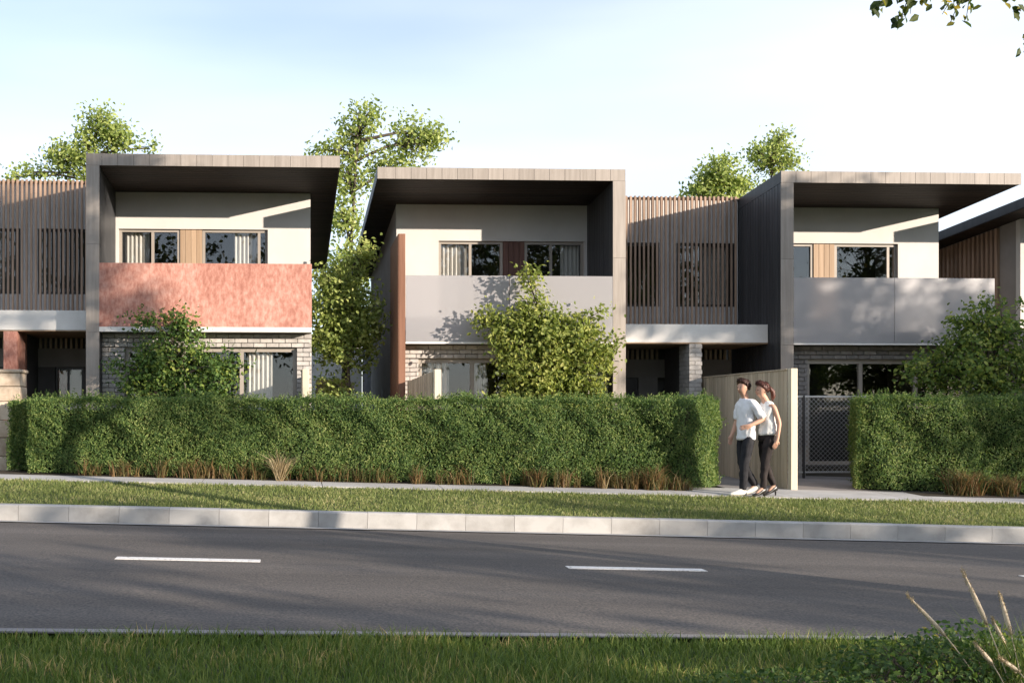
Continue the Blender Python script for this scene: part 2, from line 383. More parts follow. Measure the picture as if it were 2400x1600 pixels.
class MB:
    """Collects simple solids and links them as one mesh object."""
    def __init__(s):
        s.v = []; s.f = []
    def box(s, x0, x1, y0, y1, z0, z1):
        if x1 < x0: x0, x1 = x1, x0
        b = len(s.v)
        s.v += [(x0, y0, z0), (x1, y0, z0), (x1, y1, z0), (x0, y1, z0), (x0, y0, z1), (x1, y0, z1), (x1, y1, z1), (x0, y1, z1)]
        s.f += [tuple(b + i for i in q) for q in ((0, 3, 2, 1), (4, 5, 6, 7), (0, 1, 5, 4), (1, 2, 6, 5), (2, 3, 7, 6), (3, 0, 4, 7))]
        return s
    def hexa(s, p):
        b = len(s.v); s.v += [tuple(q) for q in p]
        s.f += [tuple(b + i for i in q) for q in ((0, 3, 2, 1), (4, 5, 6, 7), (0, 1, 5, 4), (1, 2, 6, 5), (2, 3, 7, 6), (3, 0, 4, 7))]
        return s
    def tube(s, pts, radii, sides=7):
        pts = [Vector(p) for p in pts]
        rings = []
        for i, p in enumerate(pts):
            d = (pts[min(i + 1, len(pts) - 1)] - pts[max(i - 1, 0)])
            if d.length < 1e-6: d = Vector((0, 0, 1))
            d.normalize()
            a = d.orthogonal().normalized(); c = d.cross(a)
            if rings:
                pa = s._last_a - d * s._last_a.dot(d)
                if pa.length > 1e-5:
                    a = pa.normalized(); c = d.cross(a)
            s._last_a = a
            b = len(s.v)
            for k in range(sides):
                t = 2 * math.pi * k / sides
                q = p + (a * math.cos(t) + c * math.sin(t)) * radii[i]
                s.v.append(tuple(q))
            rings.append(b)
        for i in range(len(rings) - 1):
            for k in range(sides):
                k2 = (k + 1) % sides
                s.f.append((rings[i] + k, rings[i] + k2, rings[i + 1] + k2, rings[i + 1] + k))
        s.f.append(tuple(rings[0] + k for k in reversed(range(sides))))
        s.f.append(tuple(rings[-1] + k for k in range(sides)))
        return s
    def loft(s, rings, cap=True):
        """rings: list of equally long point lists."""
        n = len(rings[0]); st = []
        for r in rings:
            st.append(len(s.v)); s.v += [tuple(p) for p in r]
        for i in range(len(rings) - 1):
            for k in range(n):
                k2 = (k + 1) % n
                s.f.append((st[i] + k, st[i] + k2, st[i + 1] + k2, st[i + 1] + k))
        if cap:
            s.f.append(tuple(st[0] + k for k in reversed(range(n))))
            s.f.append(tuple(st[-1] + k for k in range(n)))
        return s
    def build(s, name, mat, parent=None, smooth=False, origin=None):
        if origin is None:
            if parent is not None:
                origin = Vector((0, 0, 0)); p = parent
                while p is not None:
                    origin += p.location; p = p.parent
            else:
                origin = Vector((0, 0, 0))
        origin = Vector(origin)
        me = bpy.data.meshes.new(name)
        me.from_pydata([(Vector(v) - origin)[:] for v in s.v], [], s.f)
        me.materials.append(MATS[mat])
        if smooth:
            me.polygons.foreach_set('use_smooth', [True] * len(me.polygons))
        me.update()
        o = bpy.data.objects.new(name, me)
        o.location = origin
        return link(o, parent)

def np_mesh(name, verts, faces_per, mat, parent=None, smooth=False):
    """verts (N, k, 3): N separate little faces of k corners listed by faces_per (index tuples)."""
    N, k, _ = verts.shape
    me = bpy.data.meshes.new(name)
    origin = np.zeros(3)
    p = parent
    while p is not None:
        origin += np.array(p.location); p = p.parent
    me.vertices.add(N * k)
    me.vertices.foreach_set('co', (verts - origin).reshape(-1).astype(np.float32))
    base = (np.arange(N) * k)[:, None]
    loops = []; starts = []; tot = sum(len(q) for q in faces_per)
    idx = np.concatenate([base + np.array(q)[None, :] for q in faces_per], axis=1).reshape(-1)
    me.loops.add(len(idx)); me.loops.foreach_set('vertex_index', idx.astype(np.int32))
    offs = np.cumsum([0] + [len(q) for q in faces_per[:-1]])
    st = ((np.arange(N) * tot)[:, None] + offs[None, :]).reshape(-1)
    me.polygons.add(len(st)); me.polygons.foreach_set('loop_start', st.astype(np.int32))
    me.update(calc_edges=True)
    me.validate()
    me.materials.append(MATS[mat])
    if smooth:
        me.polygons.foreach_set('use_smooth', [True] * len(me.polygons))
    o = bpy.data.objects.new(name, me)
    o.location = Vector(origin)
    if parent is not None:
        col.objects.link(o); o.parent = parent; o.location = (0, 0, 0)
    else:
        o.location = (0, 0, 0); col.objects.link(o)
    return o

def norm(a):
    return a / np.maximum(np.linalg.norm(a, axis=-1, keepdims=True), 1e-9)

def leaf_quads(cent, size, aspect, updir, spread, rng, droop=0.0):
    """Folded rhombic leaves; updir (N,3) is the preferred facing, spread how far it is randomised."""
    N = len(cent)
    nrm = norm(updir + spread * rng.normal(size=(N, 3)))
    ax = norm(np.cross(nrm, rng.normal(size=(N, 3))))
    ax[:, 2] -= droop; ax = norm(ax)
    sd = norm(np.cross(nrm, ax))
    nrm = np.cross(ax, sd)
    L = (size * rng.uniform(0.65, 1.25, N))[:, None]; W = L * aspect
    v = np.empty((N, 6, 3))
    v[:, 0] = cent - ax * L * 0.5
    v[:, 1] = cent - ax * L * 0.12 + sd * W * 0.5 + nrm * W * 0.14
    v[:, 2] = cent + ax * L * 0.25 + sd * W * 0.36 + nrm * W * 0.10
    v[:, 3] = cent + ax * L * 0.5 - nrm * L * 0.10
    v[:, 4] = cent + ax * L * 0.25 - sd * W * 0.36 + nrm * W * 0.10
    v[:, 5] = cent - ax * L * 0.12 - sd * W * 0.5 + nrm * W * 0.14
    return v
LEAF_F = [(0, 1, 2, 3), (0, 3, 4, 5)]

def blades(base, height, width, lean, rng, nseg=2):
    """Tapered bent blades standing on base points."""
    N = len(base)
    a = rng.uniform(0, 2 * math.pi, N)
    dirv = np.stack([np.cos(a), np.sin(a), np.zeros(N)], 1)
    b = rng.uniform(0, 2 * math.pi, N)
    side = np.stack([np.cos(b), np.sin(b), np.zeros(N)], 1)
    H = height[:, None]; W = width[:, None]; ln = (lean * rng.uniform(0.2, 1.0, N))[:, None]
    up = np.array([0, 0, 1.0])
    v = np.empty((N, 5, 3))
    v[:, 0] = base - side * W * 0.5
    v[:, 1] = base + side * W * 0.5
    mid = base + up * H * 0.55 + dirv * H * ln * 0.30
    v[:, 2] = mid + side * W * 0.40
    v[:, 3] = mid - side * W * 0.40
    v[:, 4] = base + up * H * (1 - 0.25 * ln) + dirv * H * ln * 0.95
    return v
BLADE_F = [(0, 1, 2, 3), (3, 2, 4)]

# ------------------------------------------------------------------ terrain
SLOPE = 0.0265
def gx(x):
    return -SLOPE * max(-60.0, min(60.0, x))
def near_edge(x):
    return 6.58 + 0.045 * max(-25.0, min(25.0, x))
KY = 13.2
def prof(y):
    pts = [(-400, -0.10), (0, -0.10), (6.4, -0.115), (13.13, -0.150), (13.19, 0.0246), (15.8, 0.165), (17.2, 0.215), (19.8, 0.30), (24, 0.34), (400, 0.34)]
    for (a, za), (b, zb) in zip(pts, pts[1:]):
        if y <= b:
            return za + (zb - za) * (y - a) / (b - a)
    return pts[-1][1]
def gz(x, y):
    return prof(y) + gx(x)

def sheet(name, xs, ys, zf, mat, thick=0.0, yfun=None):
    """A grid sheet on xs by ys; yfun may bend a row's y with x."""
    me = bpy.data.meshes.new(name)
    V = []; F = []
    for j, y in enumerate(ys):
        for x in xs:
            yy = yfun(x, j) if yfun else y
            V.append((x, yy, zf(x, yy)))
    n = len(xs)
    for j in range(len(ys) - 1):
        for i in range(n - 1):
            F.append((j * n + i, j * n + i + 1, (j + 1) * n + i + 1, (j + 1) * n + i))
    me.from_pydata(V, [], F); me.materials.append(MATS[mat]); me.update()
    o = bpy.data.objects.new(name, me)
    col.objects.link(o)
    return tag(o, kind='structure')

XS = [-900, -300, -120, -60, -40] + [x * 1.0 for x in range(-30, 41)] + [60, 120, 300, 900]
ground = sheet('ground', XS, [-900, -300, -100, -30, 0, 3, 5, 6, 6.9, 8, 10, 12.5, 13.12, 13.19, 13.6, 15, 16, 17, 18.5, 19.8, 22, 26, 30, 40, 80, 300, 900], lambda x, y: gz(x, y) - (0.012 if y > 13.15 or y < 6 else 0.09), 'turf_soil')
tag(ground, 'grassed earth under the street and gardens', 'ground')
road = sheet('road', XS, [0, 1, 2, 3, 4], lambda x, y: -0.15 + gx(x) + 0.03 * math.sin(math.pi * max(0, min(1, (y - 6.5) / 6.35))), 'asphalt',
             yfun=lambda x, j: near_edge(x) + (12.86 - near_edge(x)) * j / 4)
tag(road, 'grey asphalt road sloping down past the houses', 'road')
def road_z(x, y):
    return -0.15 + gx(x) + 0.03 * math.sin(math.pi * max(0, min(1, (y - 6.5) / 6.35)))
gutter = sheet('gutter', XS, [12.80, 13.06], lambda x, y: -0.138 + gx(x) - (0.012 if y > 13 else 0.0), 'concrete_kerb')
tag(gutter, 'narrow concrete gutter at the foot of the far kerb', 'gutter')
# lane dashes: children of the road
for (xa, xb) in ((-1.62, -0.32), (2.49, 3.77), (6.80, 8.08)):
    m = MB()
    n = 6
    for i in range(n):
        a = xa + (xb - xa) * i / n; b = xa + (xb - xa) * (i + 1) / n
        p = []
        for dz in (-0.02, 0.004):
            for (x, y) in ((a, 9.62), (b, 9.62), (b, 9.77), (a, 9.77)):
                p.append((x, y, road_z(x, y) + dz))
        m.hexa(p)
    m.build('lane_dash', 'paint_white', road)
# far kerb in separate stones
kerb = empty('kerb', (0, KY, 0))
tag(kerb, 'row of pale concrete kerb stones along the far side of the road', 'kerb', kind='structure')
KL = 0.605
for i in range(-14, 26):
    x0 = 0.28 + i * KL
    me_key = 'kerb_stone'
    if '_kerb' not in globals():
        m = MB()
        prof_k = [(-0.145, -0.20), (-0.145, 0.004), (-0.128, 0.018), (0.0, 0.022), (0.0, -0.20)]
        L = KL - 0.004
        m.loft([[(0, y, z) for (y, z) in prof_k], [(L, y, z) for (y, z) in prof_k]])
        me = bpy.data.meshes.new('kerb_stone')
        v = m.v
        me.from_pydata(v, [], m.f); me.materials.append(MATS['concrete_kerb']); me.update()
        _kerb = me
    o = bpy.data.objects.new('kerb_stone', _kerb)
    o.location = (x0, KY, 0.022 + gx(x0) + random.uniform(-0.002, 0.002))
    o.rotation_euler = (0, math.atan(SLOPE), random.uniform(-0.0015, 0.0015))
    link(o, kerb)
# near edging strip
edging = sheet('edging', XS, [0, 1], lambda x, y: -0.122 + gx(x), 'paving', yfun=lambda x, j: near_edge(x) - 0.08 + 0.09 * j)
tag(edging, 'thin concrete edging between near grass and road', 'kerb')
# footpath, laid in bays
footpath = empty('footpath', (0, 16.4, 0))
tag(footpath, 'pale concrete footpath in front of the hedge', 'footpath', kind='structure')
for i in range(-7, 12):
    xa = i * 1.8 + 0.4; xb = xa + 1.788
    p = []
    for dz in (-0.10, 0.012):
        for (x, y) in ((xa, 15.80), (xb, 15.80), (xb, 17.05), (xa, 17.05)):
            p.append((x, y, gz(x, y) + dz))
    MB().hexa(p).build('path_slab', 'concrete_path', footpath)
# paved apron to the gate
apron = sheet('driveway', [7.0, 8, 9, 10, 10.8], [17.055, 18, 19, 20.2], lambda x, y: gz(x, y) + 0.006, 'paving')
tag(apron, 'grey paved entry path leading to the mesh gate', 'path')
bed = sheet('garden_bed', [x * 1.0 for x in range(-7, 15)], [16.45, 17.04], lambda x, y: gz(x, y) + 0.016 if x < 6.5 or x > 9.5 else gz(x, y) - 0.03, 'soil')
tag(bed, 'dark soil bed along the foot of the hedge', 'garden bed')

# ------------------------------------------------------------------ townhouses
PY, WY, GY, RY = 20.0, 21.8, 20.3, 29.3      # portal front, recessed wall, ground floor wall, rear
BODY, BLADE, ROOF_END = 3.95, 0.245, 4.48
RS = 0.07                                     # roof fall to the rear

BR_L, BR_H, BR_D, JT = 0.228, 0.074, 0.10, 0.010
def bricks(parent, x0, x1, yf, z0, z1, mat='brick', xoff=0.0):
    """Courses of single bricks on a front face at y = yf between x0..x1, z0..z1."""
    if x1 < x0: x0, x1 = x1, x0
    k = 0; z = z0
    while z + BR_H <= z1 + 1e-6:
        st = x0 - (BR_L + JT) * (0.5 if k % 2 else 0.0)
        x = st
        while x < x1 - 0.012:
            a, b = max(x, x0 + 0.001), min(x + BR_L, x1 - 0.001)
            if b - a > 0.03:
                o = box('brick', a, b, yf - 0.0, yf + BR_D, z, z + BR_H, mat, parent, 0.004)
                o.location.y += random.uniform(-0.002, 0.002)
            x += BR_L + JT
        z += BR_H + JT; k += 1
def bricks_side(parent, xf, sgn, y0, y1, z0, z1, mat='brick'):
    k = 0; z = z0
    while z + BR_H <= z1 + 1e-6:
        y = y0 - (BR_L + JT) * (0.5 if k % 2 else 0.0)
        while y < y1 - 0.012:
            a, b = max(y, y0 + 0.001), min(y + BR_L, y1 - 0.001)
            if b - a > 0.03:
                box('brick', xf, xf + sgn * 0.10, a, b, z, z + BR_H, mat, parent, 0.004)
            y += BR_L + JT
        z += BR_H + JT; k += 1

def curtain(parent, x0, x1, y, z0, z1, pleat=0.085, amp=0.028):
    if x1 < x0: x0, x1 = x1, x0
    n = max(8, int((x1 - x0) / pleat * 8))
    V = []; F = []
    ph = random.uniform(0, 6)
    for j, z in enumerate((z0, (z0 + z1) / 2, z1)):
        for i in range(n + 1):
            x = x0 + (x1 - x0) * i / n
            V.append((x, y + amp * (1.15 - 0.15 * j) * math.sin(2 * math.pi * (x - x0) / pleat + ph + 0.35 * math.sin(7 * x)), z))
    for j in range(2):
        for i in range(n):
            a = j * (n + 1) + i
            F.append((a, a + 1, a + n + 2, a + n + 1))
    m = MB(); m.v = V; m.f = F
    o = m.build('curtain', 'curtain', parent, smooth=True)
    return o

def window(parent, x0, x1, yf, z0, z1, mullions=(), mat='frame_beige', fw=0.055, curtains=(), fd=0.075, name='window', blind=None):
    """Frame mesh with panes and curtains as its pieces. mullions: x positions; curtains: (x0, x1) ranges."""
    if x1 < x0: x0, x1 = x1, x0
    m = MB()
    m.box(x0, x0 + fw, yf, yf + fd, z0, z1).box(x1 - fw, x1, yf, yf + fd, z0, z1)
    m.box(x0 + fw, x1 - fw, yf, yf + fd, z0, z0 + fw).box(x0 + fw, x1 - fw, yf, yf + fd, z1 - fw, z1)
    xs = sorted(mullions)
    for q in xs:
        m.box(q - fw * 0.5, q + fw * 0.5, yf + 0.006, yf + fd - 0.006, z0 + fw, z1 - fw)
    w = m.build(name, mat, parent)
    edges = [x0 + fw] + [e for q in xs for e in (q - fw * 0.5, q + fw * 0.5)] + [x1 - fw]
    for a, b in zip(edges[::2], edges[1::2]):
        p = box('pane', a - 0.004, b + 0.004, yf + 0.03, yf + 0.038, z0 + fw - 0.004, z1 - fw + 0.004, 'glass', w)
        p.rotation_euler = (random.uniform(-0.004, 0.004), 0, random.uniform(-0.006, 0.006))
    for (a, b) in curtains:
        curtain(w, a, b, yf + 0.16, z0 + 0.03, z1 - 0.05)
    return w

def townhouse(xi, d, zo, label, balustrade, fin=False, side='plain', gf_brick='brick', detail=True):
    """xi: inner face of the blade wall, d: +1 body runs to +x, -1 to -x, zo: level offset."""
    X = lambda s: xi + d * s
    root = empty('townhouse', (X(BODY / 2), PY, 0.2), label, 'house', 'townhouses along the street')
    base = -0.4
    topf, soff = 5.88 + zo, 5.66 + zo
    sl = lambda y: -RS * (y - PY)
    def sheared(name, s0, s1, y0, y1, zb, zt, mat, follow_bottom=False, parent=root):
        m = MB(); p = []
        for zz, f in ((zb, follow_bottom), (zt, True)):
            for (s, y) in ((s0, y0), (s1, y0), (s1, y1), (s0, y1)):
                p.append((X(s), y, zz + (sl(y) if f else 0)))
        if d < 0:
            p = [p[1], p[0], p[3], p[2], p[5], p[4], p[7], p[6]]
        return m.hexa(p).build(name, mat, parent)
    # roof deck, its fascia panels and soffit boards
    roof = sheared('roof', -BLADE + 0.012, ROOF_END - 0.012, PY + 0.022, RY, soff + 0.022, topf - 0.006, 'charcoal', True)
    pw = 0.292
    s = -BLADE
    while s < ROOF_END - 0.02:
        e = min(s + pw, ROOF_END)
        if ROOF_END - e < 0.12: e = ROOF_END
        box('fascia_panel', X(s + 0.0025), X(e - 0.0025), PY, PY + 0.02, soff, topf, 'fascia', roof, 0.0015)
        s = e
    # side eave edge strips
    sheared('eave_edge', ROOF_END - 0.012, ROOF_END, PY + 0.021, RY, soff + 0.02, topf, 'charcoal', True, roof)
    sheared('roof_edge', -BLADE, -BLADE + 0.012, PY + 0.021, RY, soff + 0.0, topf, 'charcoal', True, roof)
    # soffit boards run parallel to the street
    y = PY + 0.024
    bw = 0.118
    x_a, x_b = sorted((X(0.004), X(ROOF_END - 0.014)))
    while y + bw < RY:
        o = box('soffit_board', x_a, x_b, y, y + bw - 0.012, soff + 0.004 + sl(y), soff + 0.020 + sl(y), 'soffit', roof)
        o.rotation_euler = (-math.atan(RS), 0, 0)
        y += bw
    # blade wall: beige front, dark boarded flanks
    sheared('blade_wall', -BLADE + 0.02, -0.02, PY + 0.022, RY, base, soff + 0.012, 'charcoal')
    zj = [base, 0.9 + zo, 2.56 + zo, 4.2 + zo, soff - 0.002]
    for a, b in zip(zj, zj[1:]):
        box('blade_panel', X(-BLADE), X(0), PY, PY + 0.021, a + 0.002, b - 0.001, 'fascia', root, 0.0015)
    def cladding(s_out, sgn, y0, y1):
        yy = y0
        cw = 0.124
        while yy < y1 - 0.02:
            e = min(yy + cw - 0.014, y1)
            a, b = X(s_out), X(s_out + sgn * 0.02)
            zt = soff - 0.002 + sl(e)
            box('cladding_board', a, b, yy, e, base, zt, 'charcoal', root, 0.003)
            yy += cw
    cladding(0.0, -1, PY + 0.024, WY)
    cladding(-BLADE, +1, PY + 0.024, WY + 0.35)
    # upper body walls
    fl = 2.86 + zo
    head = 4.80 + zo
    wt = soff - RS * (WY - PY) + 0.01
    m = MB()
    m.box(X(0), X(0.06), WY, WY + 0.14, fl, head)
    m.box(X(3.08), X(BODY), WY, WY + 0.14, fl, head)
    m.hexa([(min(X(0), X(BODY)), WY, head), (max(X(0), X(BODY)), WY, head), (max(X(0), X(BODY)), WY + 0.14, head), (min(X(0), X(BODY)), WY + 0.14, head),
            (min(X(0), X(BODY)), WY, wt), (max(X(0), X(BODY)), WY, wt), (max(X(0), X(BODY)), WY + 0.14, wt - 0.01), (min(X(0), X(BODY)), WY + 0.14, wt - 0.01)])
    m.build('upper_wall', 'render_white', root)
    sheared('side_wall', BODY - 0.13, BODY - 0.001, WY + 0.1405, RY - 0.05, fl - 0.3, soff + 0.012, 'grey_panel')
    sheared('rear_wall', 0, BODY - 0.131, RY - 0.2, RY - 0.05, base, soff + 0.012, 'grey_panel')
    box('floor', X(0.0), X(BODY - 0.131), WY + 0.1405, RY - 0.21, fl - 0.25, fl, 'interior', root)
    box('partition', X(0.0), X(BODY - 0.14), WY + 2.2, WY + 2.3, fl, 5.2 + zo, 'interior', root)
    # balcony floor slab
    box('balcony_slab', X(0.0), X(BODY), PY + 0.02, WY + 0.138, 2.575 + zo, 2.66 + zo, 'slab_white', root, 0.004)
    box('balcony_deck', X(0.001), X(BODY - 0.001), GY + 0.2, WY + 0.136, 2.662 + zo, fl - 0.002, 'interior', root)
    if balustrade == 'corten':
        m = MB().box(X(0.0), X(BODY), PY, PY + 0.05, 2.664 + zo, 3.85 + zo)
        b = m.build('balustrade_panel', 'corten', root)
        b['label'] = 'rust red mottled steel balcony front'
        box('slab_edge', X(0), X(BODY), PY - 0.004, PY + 0.0195, 2.572 + zo, 2.662 + zo, 'slab_white', root, 0.002)
    else:
        xs_ = [0.0, 1.975, BODY]
        for a, b in zip(xs_, xs_[1:]):
            o = box('glass_panel', X(a + 0.005), X(b - 0.005), PY, PY + 0.016, 2.60 + zo, 3.85 + zo, 'frosted_glass', root, 0.002)
            o['label'] = 'frosted glass balcony panel'
        box('slab_edge', X(0), X(BODY), PY - 0.004, PY + 0.0195, 2.562 + zo, 2.598 + zo, 'slab_white', root, 0.002)
    # upper windows and timber infill
    wy = WY + 0.055
    if detail:
        dark = balustrade != 'corten'
        w1 = window(root, X(0.062), X(1.295), wy, fl + 0.005, head - 0.002, (X(0.74),), curtains=([(X(0.16), X(0.66))]) if d > 0 and zo > 0 else [(X(0.12), X(0.5))] if d < 0 else [])
        for k in range(4):
            a = 1.297 + k * 0.112
            box('infill_board', X(a), X(a + 0.107), wy - 0.02, wy + 0.03, fl + 0.005, head - 0.003, 'brown_panel' if d < 0 else 'oak_panel', root, 0.003)
        w2 = window(root, X(1.747), X(3.078), wy, fl + 0.005, head - 0.002, (X(2.42) if d < 0 else X(2.9),), curtains=([(X(2.38), X(2.86))]) if zo > 0 else [(X(2.46), X(3.03))] if d < 0 else [])
    # ground floor
    gt = 2.5 + zo
    ghead = 2.30 + zo
    box('lintel_beam', X(0), X(BODY), GY + 0.10, GY + 0.3, ghead, 2.572 + zo, 'mortar', root)
    box('brick_backing', X(0), X(0.42), GY + 0.088, GY + 0.3, base, ghead - 0.001, 'mortar', root)
    box('brick_backing', X(3.67), X(BODY), GY + 0.088, GY + 0.3, base, ghead - 0.001, 'mortar', root)
    if detail:
        z0 = ghead - 20 * (BR_H + JT)
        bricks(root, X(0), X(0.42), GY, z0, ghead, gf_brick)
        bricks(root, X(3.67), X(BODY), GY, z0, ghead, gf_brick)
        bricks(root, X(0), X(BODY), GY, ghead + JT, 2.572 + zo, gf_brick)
        window(root, X(0.422), X(3.668), GY + 0.09, 0.25 + zo, ghead - 0.003, (X(1.52), X(2.62)), fw=0.075, name='glazed_door',
               curtains=[(X(2.72), X(3.2))] if zo > 0 else [(X(3.05), X(3.62)), (X(2.3), X(2.62))] if d < 0 else [])
    sheared('side_wall', BODY - 0.13, BODY - 0.001, GY + 0.301, RY - 0.05, base, 0, 'dark_brick') if False else None
    box('garden_side_wall', X(BODY - 0.13), X(BODY - 0.002), GY + 0.3005, WY + 0.14, base, 2.572 + zo, 'grey_panel', root)
    box('garden_side_wall', X(BODY - 0.13), X(BODY - 0.002), WY + 0.1405, RY - 0.05, base, fl - 0.301, 'grey_panel', root)
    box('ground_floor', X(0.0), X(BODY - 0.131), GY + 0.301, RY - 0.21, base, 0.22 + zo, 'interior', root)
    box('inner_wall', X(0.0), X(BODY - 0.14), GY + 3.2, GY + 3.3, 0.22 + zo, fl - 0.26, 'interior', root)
    if fin:
        box('fin_side_board', X(BODY + 0.125), X(BODY + 0.002), PY - 0.002, WY - 0.1, base, 4.63 + zo, 'fin_timber', root, 0.004)
        k = 0; yy = PY + 0.004
        while yy < WY - 0.15:
            box('fin_board', X(BODY + 0.126), X(BODY + 0.138), yy, yy + 0.205, base, 4.628 + zo, 'fin_timber', root, 0.003)
            yy += 0.212
    if side == 'slats':
        yy = WY + 0.66
        while yy < WY + 4.6:
            box('side_slat', X(BODY), X(BODY + 0.07), yy, yy + 0.075, 2.9 + zo, soff - 0.02 + sl(yy + 0.08), 'batten', root, 0.004)
            yy += 0.155
    return root

H1 = townhouse(-3.65, 1, 0.2, 'pale rendered townhouse with the rust red steel balcony front', 'corten')
H2 = townhouse(6.012, -1, 0.0, 'townhouse with frosted glass balcony and a tall brown timber fin beside it', 'glass', fin=True)
H3 = townhouse(9.505, 1, 0.0, 'townhouse with frosted glass balcony behind the mesh gate and walking couple', 'glass', gf_brick='brick_shaded')
H4 = townhouse(19.167, -1, -0.2, 'townhouse with brown vertical side slats, mostly cut off by the picture edge', 'glass', side='slats', detail=False)
# rear brick wing of the second house
box('rear_wing', 2.075, 4.6, RY - 0.04, 33.2, -0.3, 3.35, 'dark_brick', H2)
box('meter_box', 2.062, 2.071, 25.2, 25.8, 0.7, 1.9, 'frame_dark', H2, 0.004)

# ------------------------------------------------------------------ slatted link wings
def link_wing(x0, x1, zo, label, pier_mat, wins, pier, zs):
    root = empty('link_wing', ((x0 + x1) / 2, 21, 0.2), label, 'house wing', 'slatted wings linking the townhouses')
    SY = 21.9
    zb, zt = zs
    # wall behind the battens with window openings
    m = MB(); zl, zh = 3.485 + zo, 4.82 + zo
    xs = sorted([x0 + 0.003] + [e for w in wins for e in w] + [x1 - 0.003])
    m.box(x0 + 0.003, x1 - 0.003, SY + 0.075, SY + 0.3, zb - 0.06, zl).box(x0 + 0.003, x1 - 0.003, SY + 0.075, SY + 0.3, zh, zt - 0.02)
    solid = list(zip(xs[::2], xs[1::2]))
    for a, b in solid:
        if b - a > 0.01: m.box(a, b, SY + 0.075, SY + 0.3, zl, zh)
    m.build('screen_wall', 'rear_wall', root)
    box('wing_roof', x0 + 0.003, x1 - 0.003, SY + 0.301, 28, zt - 0.3, zt - 0.06, 'charcoal', root)
    for wa, wb in wins:
        window(root, wa, wb, SY + 0.12, zl + 0.002, zh - 0.002, (), 'frame_dark', 0.05, curtains=[(wa + (wb - wa) * 0.5, wb - 0.06)] if wb > 8 else [])
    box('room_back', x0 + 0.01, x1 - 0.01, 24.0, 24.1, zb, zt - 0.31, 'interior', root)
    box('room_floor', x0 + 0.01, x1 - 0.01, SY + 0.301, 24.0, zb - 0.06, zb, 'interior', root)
    # battens and the rails that carry them
    for zr in (zb + 0.02, zt - 0.06):
        box('rail', x0 + 0.004, x1 - 0.004, SY + 0.034, SY + 0.070, zr, zr + 0.04, 'batten', root)
    x = x0 + 0.03
    while x < x1 - 0.03:
        box('batten', x, x + 0.042, SY, SY + 0.032, zb, zt + random.uniform(-0.002, 0.002), 'batten', root, 0.003)
        x += 0.0925
    # slab over the entries
    box('entry_slab', x0 + 0.003, x1 - 0.003, 20.55, 22.28, 2.64 + zo, zb - 0.065, 'slab_white', root, 0.004)
    y = 20.56
    while y < 22.25:
        box('ceiling_board', x0 + 0.003, x1 - 0.003, y, y + 0.105, 2.617 + zo, 2.637 + zo, 'oak_panel', root, 0.002)
        y += 0.112
    # pier
    pa, pb, pd = pier
    if pier_mat == 'brick':
        box('pier_core', pa + 0.1, pb - 0.1, 20.65, pd - 0.1, -0.3, 2.616 + zo, 'mortar', root)
        box('pier_core', pa + 0.012, pb - 0.012, 20.562, pd - 0.01, -0.3, 2.615 + zo, 'mortar', root)
        z0 = 2.612 + zo - 22 * (BR_H + JT)
        bricks(root, pa, pb, 20.55, z0, 2.612 + zo)
        bricks_side(root, pa, 1, 20.655, pd, z0, 2.612 + zo)
    else:
        for a, b in ((-0.3, 1.44 + zo), (1.45 + zo, 2.616 + zo)):
            box('pier_plate', pa, pb, 20.55, pd, a, b, pier_mat, root, 0.004)
    box('party_wall', pb - 0.14, pb - 0.02, pd + 0.002, 22.28, -0.3, 2.616 + zo, 'dark_wall', root)
    box('entry_back', x0 + 0.003, x1 - 0.003, 22.62, 22.7, -0.3, zb - 0.07, 'dark_wall', root)
    # back wall of the entries with transom slats and doors
    box('entry_wall', x0 + 0.003, x1 - 0.003, 22.3, 22.45, 2.02 + zo, 2.40 + zo, 'grey_panel', root)
    for (a, b) in ((x0 + 0.003, pa - 0.001), (pb + 0.001, x1 - 0.003)):
        x = a
        while x < b - 0.04:
            box('transom_slat', x, x + 0.045, 22.3, 22.36, 2.402 + zo, 2.616 + zo, 'fence_timber', root, 0.002)
            x += 0.105
    return root

L23 = link_wing(6.262, 9.255, 0.0, 'slatted timber screen wing over two entry bays, between the two glass balcony houses', 'brick',
                [(6.45, 7.585), (7.945, 9.2)], (7.685, 7.944, 21.1), (3.06, 5.78))
L01 = link_wing(-6.90, -3.905, 0.2, 'slatted timber screen wing with a rusty steel pier, at the left picture edge', 'corten',
                [(-6.70, -5.60), (-5.25, -3.98)], (-5.56, -5.30, 21.3), (3.28, 6.0))
# entries of the link between houses two and three
def entry_door(root, xa, xb, yf, z0, z1, mat, name='door'):
    o = box(name, xa, xb, yf, yf + 0.06, z0, z1, mat, root, 0.004)
    box('handle', xb - 0.14, xb - 0.115, yf - 0.05, yf - 0.028, z0 + 0.7, z0 + 1.3, 'metal_mesh', o, 0.003)
    return o
box('entry_wall', 7.25, 7.66, 22.302, 22.45, -0.2, 2.019, 'grey_panel', L23)
box('entry_wall', 6.27, 6.42, 22.302, 22.45, -0.2, 2.019, 'grey_panel', L23)
box('entry_wall', 7.965, 9.25, 22.302, 22.45, -0.2, 2.019, 'grey_panel', L23)
entry_door(L23, 6.425, 7.245, 22.33, -0.1, 2.015, 'frame_dark')
